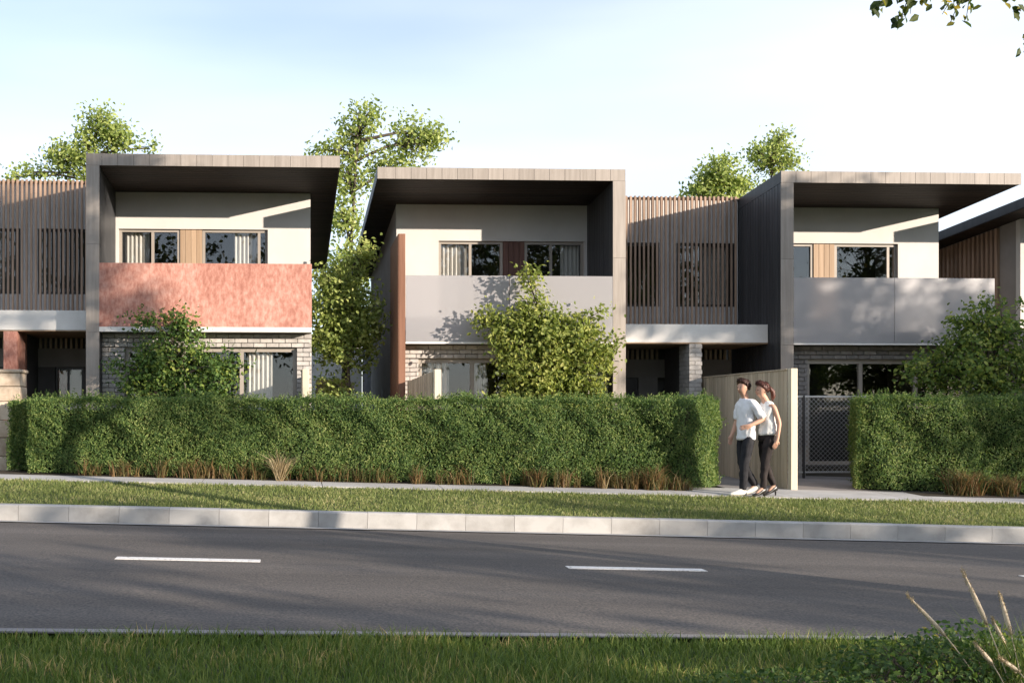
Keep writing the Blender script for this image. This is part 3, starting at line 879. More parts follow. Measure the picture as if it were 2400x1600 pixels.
# entry of the left link: dark wall, glazed door with side light
box('entry_wall', -5.29, -4.98, 22.302, 22.45, -0.2, 2.219, 'dark_wall', L01)
box('entry_wall', -4.40, -3.92, 22.302, 22.45, -0.2, 2.219, 'dark_wall', L01)
window(L01, -4.975, -4.405, 22.36, 0.2, 2.21, (-4.72,), 'frame_dark', 0.04, name='glazed_door')
box('door_blind', -4.70, -4.45, 22.44, 22.45, 0.25, 2.15, 'curtain', L01)
box('rust_reflection', -4.93, -4.76, 22.47, 22.49, 0.25, 2.15, 'corten', L01)  # red strip as a painted reflection of the rusty steel in the glass
box('entry_wall', -6.89, -5.58, 22.302, 22.45, -0.2, 2.219, 'dark_wall', L01)

# pale garage wall behind the gap
gar = empty('garage', (1.0, 33.5, 0.3), 'pale grey rendered garage wall seen low between the first two houses', 'garage')
box('garage_wall', -1.5, 2.07, 33.4, 33.6, -0.3, 3.35, 'rear_wall', gar)
box('wall_cap', -1.55, 2.07, 33.37, 33.63, 3.352, 3.43, 'charcoal', gar, 0.004)
m = MB(); m.box(-0.6, 1.2, 33.36, 33.398, 0.3, 2.5)
m.build('garage_door', 'letterbox_metal', gar)

# ------------------------------------------------------------------ fences
def paling_fence(p0, p1, z_top0, z_top1, label, post_at_start=True, pw=0.095, post_w=0.11):
    """Vertical palings from p0 (near) to p1 (far) with a post at the near end; palings on the -x side."""
    x0, y0 = p0; x1, y1 = p1
    root = empty('paling_fence', (x0, y0, gz(x0, y0)), label, 'fence', 'timber paling fences between the front gardens')
    L = math.hypot(x1 - x0, y1 - y0); ux, uy = (x1 - x0) / L, (y1 - y0) / L
    ang = math.atan2(uy, ux) - math.pi / 2
    zg = gz(x0, y0)
    def oriented(name, t0, t1, off0, off1, za, zb, mat, bev):
        me = box_mesh(name, (off1 - off0, t1 - t0, zb - za), mat, bev)
        o = bpy.data.objects.new(name, me)
        tm = (t0 + t1) / 2; om = (off0 + off1) / 2
        o.location = (x0 + ux * tm + uy * om, y0 + uy * tm - ux * om, (za + zb) / 2)
        o.rotation_euler = (0, 0, ang)
        return link(o, root)
    oriented('post', 0.0, post_w, -post_w / 2 + 0.03, post_w / 2 + 0.03, zg - 0.2, z_top0 + 0.005, 'fence_post', 0.005)
    t = post_w + 0.004; k = 0
    while t < L - 0.02:
        f = t / L; zt = z_top0 + (z_top1 - z_top0) * f
        w = pw
        oriented('paling', t, min(t + w, L), -0.045 - 0.004 * (k % 2), -0.027 - 0.004 * (k % 2), gz(x0, y0 + uy * t) + 0.01, round(zt - 0.03 + 0.004 * ((k * 7) % 3), 3), 'fence_timber', 0.002)
        t += w + 0.005; k += 1
    for zr in (0.35, 1.0, 1.6):
        oriented('fence_rail', post_w, L, -0.025, 0.02, zg + zr, zg + zr + 0.07, 'fence_timber', 0.003)
    oriented('capping', post_w, L, -0.06, 0.03, min(z_top0, z_top1) - 0.024, min(z_top0, z_top1) + 0.002, 'fence_timber', 0.003) if abs(z_top0 - z_top1) < 0.01 else None
    return root
paling_fence((8.06, 17.0), (8.06, 21.35), 1.972, 1.972, 'timber paling fence with cream end post, behind the walking couple')
paling_fence((2.27, 17.2), (2.14, 19.98), 1.955, 1.875, 'short timber paling fence beside the tall brown fin, mostly behind the hedge')
paling_fence((0.13, 17.1), (0.20, 20.28), 1.95, 1.95, 'timber fence seen edge-on with pale end post, beside the rust red balcony house')
paling_fence((1.20, 22.0), (0.42, 22.05), 1.90, 1.90, 'low pale side gate fence in the gap between the first two houses')

# stone gate pillar at the left edge
gp = empty('gate_pillar', (-4.85, 17.45, gz(-4.85, 17.45)), 'sandstone block pillar at the left end of the hedge', 'pillar')
z = gz(-4.85, 17.4) - 0.05; hts = [0.26, 0.30, 0.28, 0.30, 0.24, 0.22]
for i, h in enumerate(hts):
    box('stone_block', -5.25, -4.42 + random.uniform(-0.006, 0.006), 17.30 + random.uniform(-0.006, 0.006), 17.75, z, z + h - 0.008, 'sandstone', gp, 0.010)
    z += h
box('cap_stone', -5.28, -4.40, 17.27, 17.78, z, z + 0.05, 'sandstone', gp, 0.008)

# chain mesh gate
mg = empty('mesh_gate', (9.9, 19.55, gz(9.9, 19.55)), 'dark diamond wire mesh gate between the paling fence and the hedge', 'gate')
GX0, GX1, GZ0, GZ1, GYY = 8.22, 10.75, 0.14, 1.57, 19.55
for (a, b) in ((GX0, GX0 + 0.04), (9.46, 9.50), (GX1 - 0.04, GX1)):
    box('gate_post', a, b, GYY - 0.02, GYY + 0.02, -0.1, GZ1 + 0.02, 'frame_dark', mg, 0.004)
box('gate_rail', GX0 + 0.041, GX1 - 0.041, GYY - 0.015, GYY + 0.015, GZ1 - 0.02, GZ1 + 0.012, 'metal_mesh', mg, 0.004)
box('gate_rail', GX0 + 0.041, GX1 - 0.041, GYY - 0.015, GYY + 0.015, GZ0, GZ0 + 0.03, 'metal_mesh', mg, 0.004)
m = MB(); st = 0.088; hh = GZ1 - GZ0 - 0.03
c = GX0 - hh
def wire(m, xa, za, xb, zb, r=0.0026, dy=0.0):
    dx, dz = xb - xa, zb - za; L = math.hypot(dx, dz); nx, nz = -dz / L * r, dx / L * r
    y0_, y1_ = GYY + dy - r, GYY + dy + r
    m.hexa([(xa - nx, y0_, za - nz), (xb - nx, y0_, zb - nz), (xb - nx, y1_, zb - nz), (xa - nx, y1_, za - nz),
            (xa + nx, y0_, za + nz), (xb + nx, y0_, zb + nz), (xb + nx, y1_, zb + nz), (xa + nx, y1_, za + nz)])
while c < GX1:
    xa, xb = max(c, GX0), min(c + hh, GX1)
    if xb > xa + 0.02:
        wire(m, xa, GZ0 + 0.02 + (xa - c), xb, GZ0 + 0.02 + (xb - c))
        wire(m, xa, GZ0 + 0.02 + hh - (xa - c), xb, GZ0 + 0.02 + hh - (xb - c), dy=0.008)
    c += st
wm = m.build('wire_mesh', 'metal_mesh', mg); wm['kind'] = 'stuff'

# ------------------------------------------------------------------ trees
def tree(name, label, base, crown_pts, leaf_n, leaf_size, mat, group, trunk_r=0.07, cluster=0.16, seed=1, per=28, spread=0.9, trunk_top=None, aspect=0.62, cat='tree', fork=0.35):
    """crown_pts: blobs (x, y, z, rx, ry, rz, weight). Limbs run from the trunk to each blob, twigs to the leaf clusters."""
    rng = np.random.default_rng(seed)
    root = empty(name, base, label, cat, group)
    base = Vector(base)
    zs = [b[2] for b in crown_pts]
    cx = sum(b[0] * b[6] for b in crown_pts) / sum(b[6] for b in crown_pts)
    cy = sum(b[1] * b[6] for b in crown_pts) / sum(b[6] for b in crown_pts)
    ztop = trunk_top if trunk_top else max(zs)
    tp = []
    for i in range(7):
        f = i / 6
        tp.append(Vector((base.x + (cx - base.x) * f ** 1.5 + 0.04 * math.sin(3 * f + seed), base.y + (cy - base.y) * f ** 1.5 + 0.04 * math.cos(4 * f + seed), base.z - 0.1 + (ztop - base.z) * f)))
    T = MB()
    T.tube(tp, [trunk_r * (1.25 if i == 0 else 1 - 0.13 * i) for i in range(7)], 8)
    wsum = sum(b[6] for b in crown_pts)
    C = []; 
    for (x, y, z, rx, ry, rz, w) in crown_pts:
        n = max(3, int(leaf_n * w / wsum / per))
        d = norm(rng.normal(size=(n, 3))); r = rng.uniform(0.08, 1.0, n) ** 0.5
        r *= 1 + 0.18 * np.sin(5 * d[:, 0] + seed) * np.cos(4 * d[:, 2])
        pts = np.array([x, y, z]) + d * r[:, None] * np.array([rx, ry, rz])
        # limb
        c = Vector((x, y, z))
        zt = base.z + (ztop - base.z) * max(0.2, min(0.95, (z - rz * 0.9 - base.z) / max(0.1, ztop - base.z)))
        f = (zt - base.z) / (ztop - base.z); i = min(5, int(f * 6)); g = f * 6 - i
        s = tp[i].lerp(tp[i + 1], g)
        mid = s.lerp(c, 0.5) + Vector((0, 0, 0.06 * (c - s).length))
        T.tube([s, mid, c], [trunk_r * 0.55, trunk_r * 0.38, trunk_r * 0.18], 6)
        for q in pts:
            q = Vector(q)
            a = mid.lerp(c, float(rng.uniform(0.2, 1)))
            T.tube([a, a.lerp(q, 0.5) + Vector((0, 0, 0.04 * (q - a).length)), q], [trunk_r * 0.14, trunk_r * 0.10, trunk_r * 0.05], 4)
        for q in pts:
            k = int(per * rng.uniform(0.6, 1.4))
            P = q + rng.normal(size=(k, 3)) * cluster * rng.uniform(0.6, 1.25) * np.array([1, 1, 0.8])
            C.append(np.concatenate([P, np.repeat((q - np.array([x, y, z]))[None], k, 0)], 1))
    C = np.concatenate(C)
    out = norm(C[:, 3:]) * 0.8 + np.array([0.25, -0.35, 0.30])
    v = leaf_quads(C[:, :3], np.full(len(C), leaf_size), aspect, out, spread, rng, droop=0.15)
    T.build('trunk', 'bark', root, smooth=True)
    np_mesh('crown', v, LEAF_F, mat, root)
    return root

GT = 'small garden trees behind the hedge'
tree('garden_tree', 'dark leafy garden tree in front of the rust red balcony', (-2.23, 19.62, gz(-2.23, 19.62)),
     [(-2.29, 19.62, 2.19, 0.81, 0.28, 0.65, 8), (-2.70, 19.62, 1.77, 0.65, 0.23, 0.44, 4), (-1.61, 19.25, 1.72, 0.57, 0.23, 0.42, 3.2), (-2.13, 19.62, 2.84, 0.29, 0.12, 0.31, 1.5),
      (-2.76, 19.62, 2.92, 0.23, 0.09, 0.21, 0.7), (-1.20, 19.25, 2.16, 0.34, 0.12, 0.23, 0.9), (-2.18, 19.62, 1.30, 0.62, 0.23, 0.36, 3), (-3.17, 19.62, 2.08, 0.26, 0.12, 0.19, 0.6)],
     7600, 0.076, 'leaf_dark', GT, 0.05, 0.12, 3)
tree('garden_tree', 'bright yellow-green bushy garden tree in front of the frosted glass balcony', (4.63, 19.62, gz(4.63, 19.62)),
     [(4.85, 19.62, 2.72, 0.62, 0.32, 0.42, 3.5), (5.15, 19.62, 2.55, 0.55, 0.3, 0.45, 2.5), (4.4, 19.62, 2.9, 0.5, 0.3, 0.4, 2.0), (4.63, 19.62, 2.24, 0.99, 0.32, 0.73, 9), (4.11, 19.62, 2.71, 0.57, 0.23, 0.50, 3), (4.32, 19.62, 3.28, 0.27, 0.12, 0.40, 1.2), (4.29, 19.62, 3.75, 0.14, 0.06, 0.23, 0.45),
      (5.31, 19.62, 2.14, 0.62, 0.23, 0.57, 3.5), (5.49, 19.62, 3.02, 0.21, 0.08, 0.34, 0.7), (4.47, 19.62, 1.51, 0.94, 0.28, 0.47, 4), (5.57, 19.62, 1.56, 0.47, 0.18, 0.36, 1.5), (5.88, 19.62, 2.50, 0.23, 0.09, 0.21, 0.5), (3.54, 19.62, 3.02, 0.23, 0.09, 0.23, 0.6)],
     12500, 0.086, 'leaf_light', GT, 0.05, 0.12, 4, trunk_top=2.7)
tree('garden_tree', 'spreading dark green garden tree in front of the house behind the mesh gate', (12.5, 18.9, gz(12.5, 18.9)),
     [(12.35, 18.9, 2.1, 1.0, 0.8, 0.65, 8), (12.9, 18.9, 2.7, 0.75, 0.7, 0.6, 5), (11.5, 18.9, 2.05, 0.5, 0.4, 0.35, 2), (12.25, 18.9, 2.95, 0.3, 0.25, 0.26, 1.0), (12.1, 18.9, 2.5, 0.5, 0.4, 0.35, 2),
      (12.55, 18.9, 3.15, 0.16, 0.15, 0.22, 0.5), (12.6, 18.9, 1.5, 1.0, 0.7, 0.45, 4), (13.4, 18.9, 2.1, 0.7, 0.6, 0.7, 4)],
     8200, 0.078, 'leaf_mid', GT, 0.06, 0.12, 5)
BT = 'trees rising behind the townhouses'
def bgp(u, v, Y, r, w, rz=None):
    """A crown lobe at photo position (u, v in 2352-wide pixels), distance Y, radius r pixels, in metres."""
    F, X0, Y0, T = 2450.0, 782.0, 955.5, math.radians(2.4)
    a = (u - X0) / F
    X = (Y * math.sin(T) + a * Y * math.cos(T)) / (math.cos(T) - a * math.sin(T)); dd = X * math.sin(T) + Y * math.cos(T)
    k = dd / F
    return (X, Y, 1.2 - (v - Y0) * k, r * k, r * k, (rz or r) * k, w)
tree('tall_tree', 'tall tree rising through the gap between the first two houses', (1.35, 31.0, 0.3),
     [bgp(825, 300, 31, 42, 3, 62), bgp(800, 400, 31, 45, 3, 60), bgp(955, 325, 31.5, 62, 4, 55), bgp(900, 400, 31.5, 55, 3, 45), bgp(1000, 310, 31.5, 24, 0.8), bgp(850, 255, 31, 16, 0.4, 14), bgp(775, 340, 31, 22, 0.7),
      bgp(790, 500, 31, 40, 3, 70), bgp(775, 620, 30.5, 52, 4, 70), bgp(790, 700, 30.5, 62, 5, 60), bgp(760, 780, 30.5, 48, 3, 50), bgp(815, 620, 30.5, 35, 2, 40), bgp(735, 700, 30.5, 30, 1.5), bgp(755, 880, 30.5, 30, 0.5, 16), bgp(735, 345, 31, 25, 0.4, 12)],
     10000, 0.13, 'leaf_far', BT, 0.10, 0.22, 6, per=18, spread=1.0)
tree('tall_tree', 'loose tree top showing above the rust red balcony house', (-4.6, 33.0, 0.4),
     [bgp(235, 280, 33, 38, 1.8, 40), bgp(270, 320, 33, 40, 2.2, 40), bgp(150, 365, 33, 42, 2.2, 38), bgp(200, 340, 33, 40, 1.8, 45), bgp(225, 400, 33, 60, 2, 40), bgp(345, 342, 33, 14, 0.25, 10), bgp(75, 395, 33, 26, 0.5, 16), bgp(35, 405, 33, 28, 0.4, 10)],
     4600, 0.125, 'leaf_far', BT, 0.085, 0.20, 7, per=16, spread=1.0)
tree('tall_tree', 'round tree top showing above the slatted wing between the glass balcony houses', (13.0, 34.0, 0.1),
     [bgp(1650, 405, 34, 52, 4, 42), bgp(1610, 435, 34, 35, 2, 25), bgp(1690, 425, 34, 35, 2, 25), bgp(1655, 470, 34, 60, 3, 40)],
     4000, 0.13, 'leaf_far', BT, 0.12, 0.20, 8, per=20, spread=1.0)
tree('tall_tree', 'sparse tree top showing above the corner of the house behind the mesh gate', (15.4, 35.0, 0.0),
     [bgp(1790, 325, 35, 30, 1.6, 26), bgp(1770, 370, 35, 46, 2.2, 28), bgp(1735, 350, 35, 20, 0.7, 10), bgp(1815, 370, 35, 26, 1.0, 25), bgp(1785, 440, 35, 50, 2, 40)],
     2300, 0.125, 'leaf_far', BT, 0.11, 0.19, 9, per=14, spread=1.0)
tree('slender_tree', 'bright airy tree filling the gap between the first two houses down to the hedge', (1.1, 21.2, 0.3),
     [(1.05, 21.2, 3.35, 0.62, 0.5, 0.55, 4), (1.0, 21.3, 2.55, 0.58, 0.5, 0.55, 4), (0.75, 21.2, 3.9, 0.42, 0.4, 0.35, 2), (1.35, 21.2, 3.0, 0.42, 0.4, 0.6, 2.5), (0.65, 21.1, 2.9, 0.38, 0.35, 0.5, 2), (1.25, 21.4, 4.35, 0.32, 0.3, 0.42, 1.5), (0.75, 21.2, 1.75, 0.4, 0.35, 0.22, 0.8)],
     6800, 0.085, 'leaf_far', 'trees rising behind the townhouses', 0.05, 0.13, 15, per=20, spread=1.0)
# street tree of the near verge: trunk outside the picture on the right, one limb hanging into the top right corner
hang = tree('street_tree', 'street tree whose leafy twigs hang into the top right corner of the sky', (8.6, 6.0, -0.3),
     [(10.6, 6.2, 7.4, 2.0, 1.6, 2.2, 9), (9.2, 6.6, 8.6, 1.7, 1.6, 1.5, 5), (8.0, 6.6, 6.4, 1.2, 1.2, 1.0, 2.5), (11.3, 6.5, 5.8, 1.5, 1.4, 1.3, 4), (12.75, 6.3, 7.0, 0.45, 0.8, 1.2, 4.5), (12.7, 6.3, 9.0, 0.5, 0.8, 1.3, 5.0), (13.0, 6.3, 10.6, 1.1, 0.8, 0.6, 4.5), (13.75, 6.3, 8.05, 0.38, 0.5, 0.32, 1.2),
      (6.6, 7.4, 5.9, 0.8, 0.7, 0.5, 1.2)],
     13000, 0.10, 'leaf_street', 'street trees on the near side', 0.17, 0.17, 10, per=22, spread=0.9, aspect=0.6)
# the low limb and its hanging sprigs
def sprigs(root, limb, ends, seed, leaf=0.075, mat='leaf_twig'):
    rng = np.random.default_rng(seed)
    T = MB(); T.tube(limb, [0.05 - 0.04 * i / (len(limb) - 1) for i in range(len(limb))], 7)
    for (a, b) in ends:
        C = []; N = []
        a, b = Vector(a), Vector(b)
        near = min((limb[i].lerp(limb[i + 1], f / 4) for i in range(len(limb) - 1) for f in range(5)), key=lambda q: (q - a).length)
        T.tube([near, near.lerp(a, 0.5) + Vector((0, 0, 0.02)), a], [0.010, 0.007, 0.005], 5)
        mid = a.lerp(b, 0.5) + Vector((0, 0, 0.04))
        T.tube([a, mid, b], [0.005, 0.004, 0.002], 5)
        n = int(10 + 34 * (b - a).length)
        for k in range(n):
            f = rng.uniform(0.0, 1.0); q = (a.lerp(mid, f * 2) if f < 0.5 else mid.lerp(b, f * 2 - 1))
            C.append(np.array(q[:]) + rng.normal(0, 0.022, 3)); N.append((0.1, -0.8, 0.4))
        v = leaf_quads(np.array(C), np.full(len(C), leaf), 0.62, np.array(N), 0.5, rng, droop=0.9)
        np_mesh('sprig', v, LEAF_F, mat, root)
    T.build('low_limb', 'bark', root, smooth=True)
sprigs(hang, [Vector(p) for p in ((8.7, 6.3, 4.2), (7.2, 7.0, 4.9), (5.8, 7.6, 4.85), (5.0, 7.7, 4.62), (4.4, 7.7, 4.52))],
       [((4.57, 7.70, 4.34), (4.40, 7.62, 4.05)),
        ((4.52, 7.70, 4.32), (4.21, 7.62, 4.15)),
        ((4.57, 7.70, 4.36), (4.49, 7.62, 4.14)),
        ((4.67, 7.70, 4.36), (4.58, 7.62, 4.20)),
        ((4.95, 7.70, 4.38), (4.73, 7.62, 4.14)),
        ((4.98, 7.70, 4.35), (4.79, 7.62, 4.08)),
        ((5.01, 7.70, 4.36), (4.91, 7.62, 4.11)),
        ((5.56, 7.70, 4.07), (5.34, 7.62, 3.87)),
        ((5.54, 7.70, 4.19), (5.26, 7.62, 4.17)),
        ((5.53, 7.70, 4.32), (5.23, 7.62, 4.25)),
        ((5.56, 7.70, 4.00), (5.38, 7.62, 4.05))], 81)
ST = 'street trees on the near side'
tree('street_tree', 'street tree standing on the near verge far outside the right picture edge', (26.5, 7.0, -0.9),
     [(26.5, 7, 6.6, 2.6, 2.2, 2.0, 8), (25.2, 7, 8.6, 1.6, 1.5, 1.4, 3), (28, 7, 5.6, 1.8, 1.8, 1.5, 4), (26, 7, 4.6, 1.6, 1.6, 0.9, 3)],
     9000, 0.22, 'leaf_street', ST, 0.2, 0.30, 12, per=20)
k = 0
for (x, y, h, r, n) in ((17.2, -9, 8.3, 2.7, 2600), (25.0, -9, 8.1, 1.25, 1500), (33.6, -9, 8.3, 2.6, 2600), (44, -9, 9.0, 3.4, 2200),
                        (10, -14, 13.0, 4.6, 4200), (1, -15, 14.0, 4.8, 4200), (-8, -15, 13.5, 4.8, 4200), (-17, -14, 13.0, 4.6, 3600), (16, -24, 17.0, 5.2, 4200), (24, -30, 19.0, 5.6, 4200), (40, -30, 18.0, 3.6, 3600)):
    tree('park_tree', 'broad tree in the park behind the viewer', (x, y, gz(x, y)),
         [(x, y, h * 0.62, r, r, h * 0.26, 7), (x - r * 0.4, y + 0.5, h * 0.85, r * 0.6, r * 0.6, h * 0.16, 3), (x + r * 0.5, y - 0.4, h * 0.5, r * 0.6, r * 0.6, h * 0.2, 3), (x - r * 0.6, y, h * 0.42, r * 0.5, r * 0.6, h * 0.16, 2)],
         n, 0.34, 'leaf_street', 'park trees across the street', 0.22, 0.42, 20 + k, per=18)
    k += 1

# ------------------------------------------------------------------ hedges
def hedge(name, label, pts, depth, z_top, n_per_m2, seed, group='clipped hedges along the footpath', leaf=0.055):
    """pts: polyline of the front face (x, y). Leaves on front, top and ends round a dark twiggy core."""
    rng = np.random.default_rng(seed)
    root = empty(name, (pts[0][0], pts[0][1], gz(*pts[0])), label, 'hedge', group)
    core = MB(); V = []; N = []; S = []
    for i, ((xa, ya), (xb, yb)) in enumerate(zip(pts, pts[1:])):
        L = math.hypot(xb - xa, yb - ya); ux, uy = (xb - xa) / L, (yb - ya) / L
        nx, ny = uy, -ux                                  # outward (towards the street)
        ins = 0.21
        za = gz((xa + xb) / 2, (ya + yb) / 2) - 0.15
        e0, e1 = (ins if i == 0 else 0), (ins if i == len(pts) - 2 else 0)
        c = [(xa + ux * e0 - nx * ins, ya + uy * e0 - ny * ins), (xb - ux * e1 - nx * ins, yb - uy * e1 - ny * ins),
             (xb - ux * e1 - nx * (depth - ins), yb - uy * e1 - ny * (depth - ins)), (xa + ux * e0 - nx * (depth - ins), ya + uy * e0 - ny * (depth - ins))]
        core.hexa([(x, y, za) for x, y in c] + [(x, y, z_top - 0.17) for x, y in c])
        # front
        n = int(L * 1.35 * n_per_m2)
        t = rng.uniform(0, L, n); zf = rng.uniform(0, 1, n) ** 0.95; dpt = np.abs(rng.normal(0, 0.045, n)) - 0.02
        x = xa + ux * t; y = ya + uy * t
        zg = np.array([gz(px, py) for px, py in zip(x, y)])
        bulge = 0.05 * np.sin(x * 2.3 + seed) + 0.04 * np.sin(x * 5.1 + 3 * zf + seed) + 0.035 * np.sin(7 * zf + x * 1.3) + 0.03 * np.sin(x * 11 + 2.5 * np.sin(zf * 9))
        off = bulge - dpt - 0.05 * np.maximum(0, zf - 0.9) * 10 * 0.5
        z = zg + 0.04 + zf * (z_top - zg - 0.04)
        V.append(np.stack([x + nx * off, y + ny * off, z], 1)); N.append(np.repeat([[nx, ny, 0.35]], n, 0)); S.append(np.full(n, leaf))
        # top
        n = int(L * depth * n_per_m2 * 0.6)
        t = rng.uniform(-0.02, L + 0.02, n); w = rng.uniform(0.0, depth, n)
        x = xa + ux * t - nx * w; y = ya + uy * t - ny * w
        z = z_top + 0.025 * np.sin(x * 3.1 + seed) + 0.022 * np.sin(x * 7.7) + 0.015 * np.sin(x * 17.0) - np.abs(rng.normal(0, 0.03, n)) + np.where(rng.random(n) < 0.07, rng.uniform(0, 0.09, n), 0)
        V.append(np.stack([x, y, z], 1)); N.append(np.repeat([[nx * 0.3, ny * 0.3, 1.0]], n, 0)); S.append(np.full(n, leaf))
        # ends
        for which in ((0,) if i == 0 else ()) + ((1,) if i == len(pts) - 2 else ()):
            n = int(1.35 * depth * n_per_m2)
            w = rng.uniform(0, depth, n); zf = rng.uniform(0, 1, n)
            ex, ey = (xa, ya) if which == 0 else (xb, yb); sg = -1 if which == 0 else 1
            o = 0.04 * np.sin(w * 6 + 5 * zf) - np.abs(rng.normal(0, 0.05, n))
            x = ex - nx * w + ux * sg * o; y = ey - ny * w + uy * sg * o
            zg = gz(ex, ey)
            V.append(np.stack([x, y, zg + 0.03 + zf * (z_top - zg - 0.03)], 1)); N.append(np.repeat([[ux * sg, uy * sg, 0.35]], n, 0)); S.append(np.full(n, leaf))
    V = np.concatenate(V); N = np.concatenate(N); S = np.concatenate(S)
    # stray shoots: short leafy stems standing off the clipped faces
    k = len(V) // 55; pick = rng.integers(0, len(V), k)
    d = norm(N[pick] * np.array([0.55, 0.55, 0.6]) + np.array([0, 0, 0.75]) + rng.normal(0, 0.35, (k, 3)))
    Ls = rng.uniform(0.05, 0.15, k)
    for f in (0.2, 0.4, 0.55, 0.7, 0.85, 1.0):
        V = np.concatenate([V, V[pick] + d * (Ls * f)[:, None] + rng.normal(0, 0.008, (k, 3))]); N = np.concatenate([N, np.cross(d, rng.normal(size=(k, 3)))]); S = np.concatenate([S, np.full(k, leaf * 0.9)])
    v = leaf_quads(V, S * 1.12, 0.30, N, 0.75, rng, droop=-0.9)
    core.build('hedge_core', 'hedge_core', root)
    np_mesh('foliage', v, LEAF_F, 'leaf_hedge', root)
    return root
hedge('hedge', 'long clipped green hedge running in front of the first two houses', [(-4.12, 16.62), (6.12, 16.62), (6.62, 16.9), (7.02, 17.45)], 0.95, 1.465, 5200, 31, leaf=0.043)
hedge('hedge', 'short dark hedge end beside the sandstone pillar', [(-4.50, 16.92), (-4.14, 16.92)], 0.8, 1.445, 5200, 32, leaf=0.043)
hedge('hedge', 'clipped green hedge to the right of the mesh gate', [(9.28, 17.28), (9.6, 17.15), (13.4, 17.15)], 0.95, 1.50, 5000, 33, leaf=0.044)

# ------------------------------------------------------------------ low planting at the hedge foot
def tuft_field(name, label, spans, n, mat, seed, hmin, hmax, cat='ground cover'):
    rng = np.random.default_rng(seed)
    B = []; Hh = []
    for (xa, xb, ya, yb, w) in spans:
        k = int(n * w); nc = max(2, int(k / 26))
        cx = rng.uniform(xa, xb, nc); cy = rng.uniform(ya, yb, nc); hs = rng.uniform(0.55, 1.0, nc)
        i = rng.integers(0, nc, k)
        x = cx[i] + rng.normal(0, 0.035, k); y = cy[i] + rng.normal(0, 0.03, k)
        B.append(np.stack([x, y, np.array([gz(a, b) for a, b in zip(x, y)]) + 0.01], 1)); Hh.append((hmin + (hmax - hmin) * rng.random(k)) * hs[i])
    B = np.concatenate(B); Hh = np.concatenate(Hh)
    v = blades(B, Hh, np.full(len(B), 0.011), np.full(len(B), 0.75), rng)
    o = np_mesh(name, v, BLADE_F, mat)
    return tag(o, label, cat, kind='stuff')
tuft_field('ground_cover', 'rusty red and olive grasses growing along the foot of the long hedge',
           [(-3.4, -1.2, 16.46, 16.60, 0.20), (-1.2, 1.5, 16.46, 16.60, 0.20), (1.5, 3.6, 16.46, 16.60, 0.10), (3.6, 6.1, 16.44, 16.60, 0.24), (5.2, 6.2, 16.40, 16.58, 0.12)], 3600, 'blade_red', 41, 0.08, 0.46)
def tuft(name, label, x, y, n, h, mat, seed, r=0.05, lean=1.1, cat='grass tuft', w=0.012):
    rng = np.random.default_rng(seed)
    root = empty(name, (x, y, gz(x, y)), label, cat, 'ornamental grass tufts')
    a = rng.uniform(0, 2 * math.pi, n); rr = rng.uniform(0, r, n)
    B = np.stack([x + rr * np.cos(a), y + rr * np.sin(a) * 0.7, np.full(n, gz(x, y) + 0.01)], 1)
    v = blades(B, h * rng.uniform(0.5, 1.0, n), np.full(n, w), np.full(n, lean), rng)
    np_mesh('blades', v, BLADE_F, mat, root)
    return root
tuft('grass_tuft', 'straw coloured arching grass tuft at the foot of the long hedge', -0.25, 16.44, 120, 0.62, 'blade_straw', 51, 0.06, 1.3)
tuft('grass_tuft', 'rust red grass tuft at the hedge foot near the walking couple', 5.55, 16.40, 170, 0.50, 'blade_red', 52, 0.14, 1.0)
tuft('grass_tuft', 'brown grass tuft at the hedge foot in front of the bright garden tree', 3.75, 16.42, 130, 0.42, 'blade_red', 53, 0.12, 1.0)
tuft('grass_tuft', 'large rusty grass tuft at the foot of the hedge right of the gate', 10.75, 16.75, 420, 0.55, 'blade_red', 54, 0.30, 1.0)
tuft('grass_tuft', 'olive brown grass tuft at the right picture edge below the hedge', 11.45, 16.8, 300, 0.45, 'blade_red', 55, 0.26, 1.0)

# ------------------------------------------------------------------ lawns
def lawn(name, label, n, xr, yfun, hmin, hmax, width, mat, seed, lean=0.9, zoff=0.0):
    rng = np.random.default_rng(seed)
    x = rng.uniform(xr[0], xr[1], n); f = rng.random(n)
    ya, yb = yfun(x)
    y = ya + (yb - ya) * f
    z = np.array([gz(a, b) for a, b in zip(x, y)]) + zoff
    pat = 0.5 + 0.25 * np.sin(x * 1.9 + y * 2.3 + seed) + 0.25 * np.sin(x * 4.7 - y * 3.1)
    h = (hmin + (hmax - hmin) * rng.random(n) ** 1.5) * (0.65 + 0.5 * pat)
    v = blades(np.stack([x, y, z], 1), h, width * rng.uniform(0.6, 1.2, n), np.full(n, lean), rng)
    o = np_mesh(name, v, BLADE_F, mat)
    return tag(o, label, 'grass', kind='stuff')
lawn('verge_grass', 'mown grass verge between the kerb and the footpath', 90000, (-7, 13.5), lambda x: (np.full_like(x, 13.20), np.full_like(x, 15.82)), 0.025, 0.07, 0.010, 'blade_turf', 61, zoff=-0.012)
lawn('near_grass', 'rough grass on the near side of the road', 60000, (-2.6, 5.4), lambda x: (np.full_like(x, 4.3), 6.58 + 0.045 * x - 0.12), 0.04, 0.135, 0.007, 'blade_near', 62, lean=0.8, zoff=-0.04)

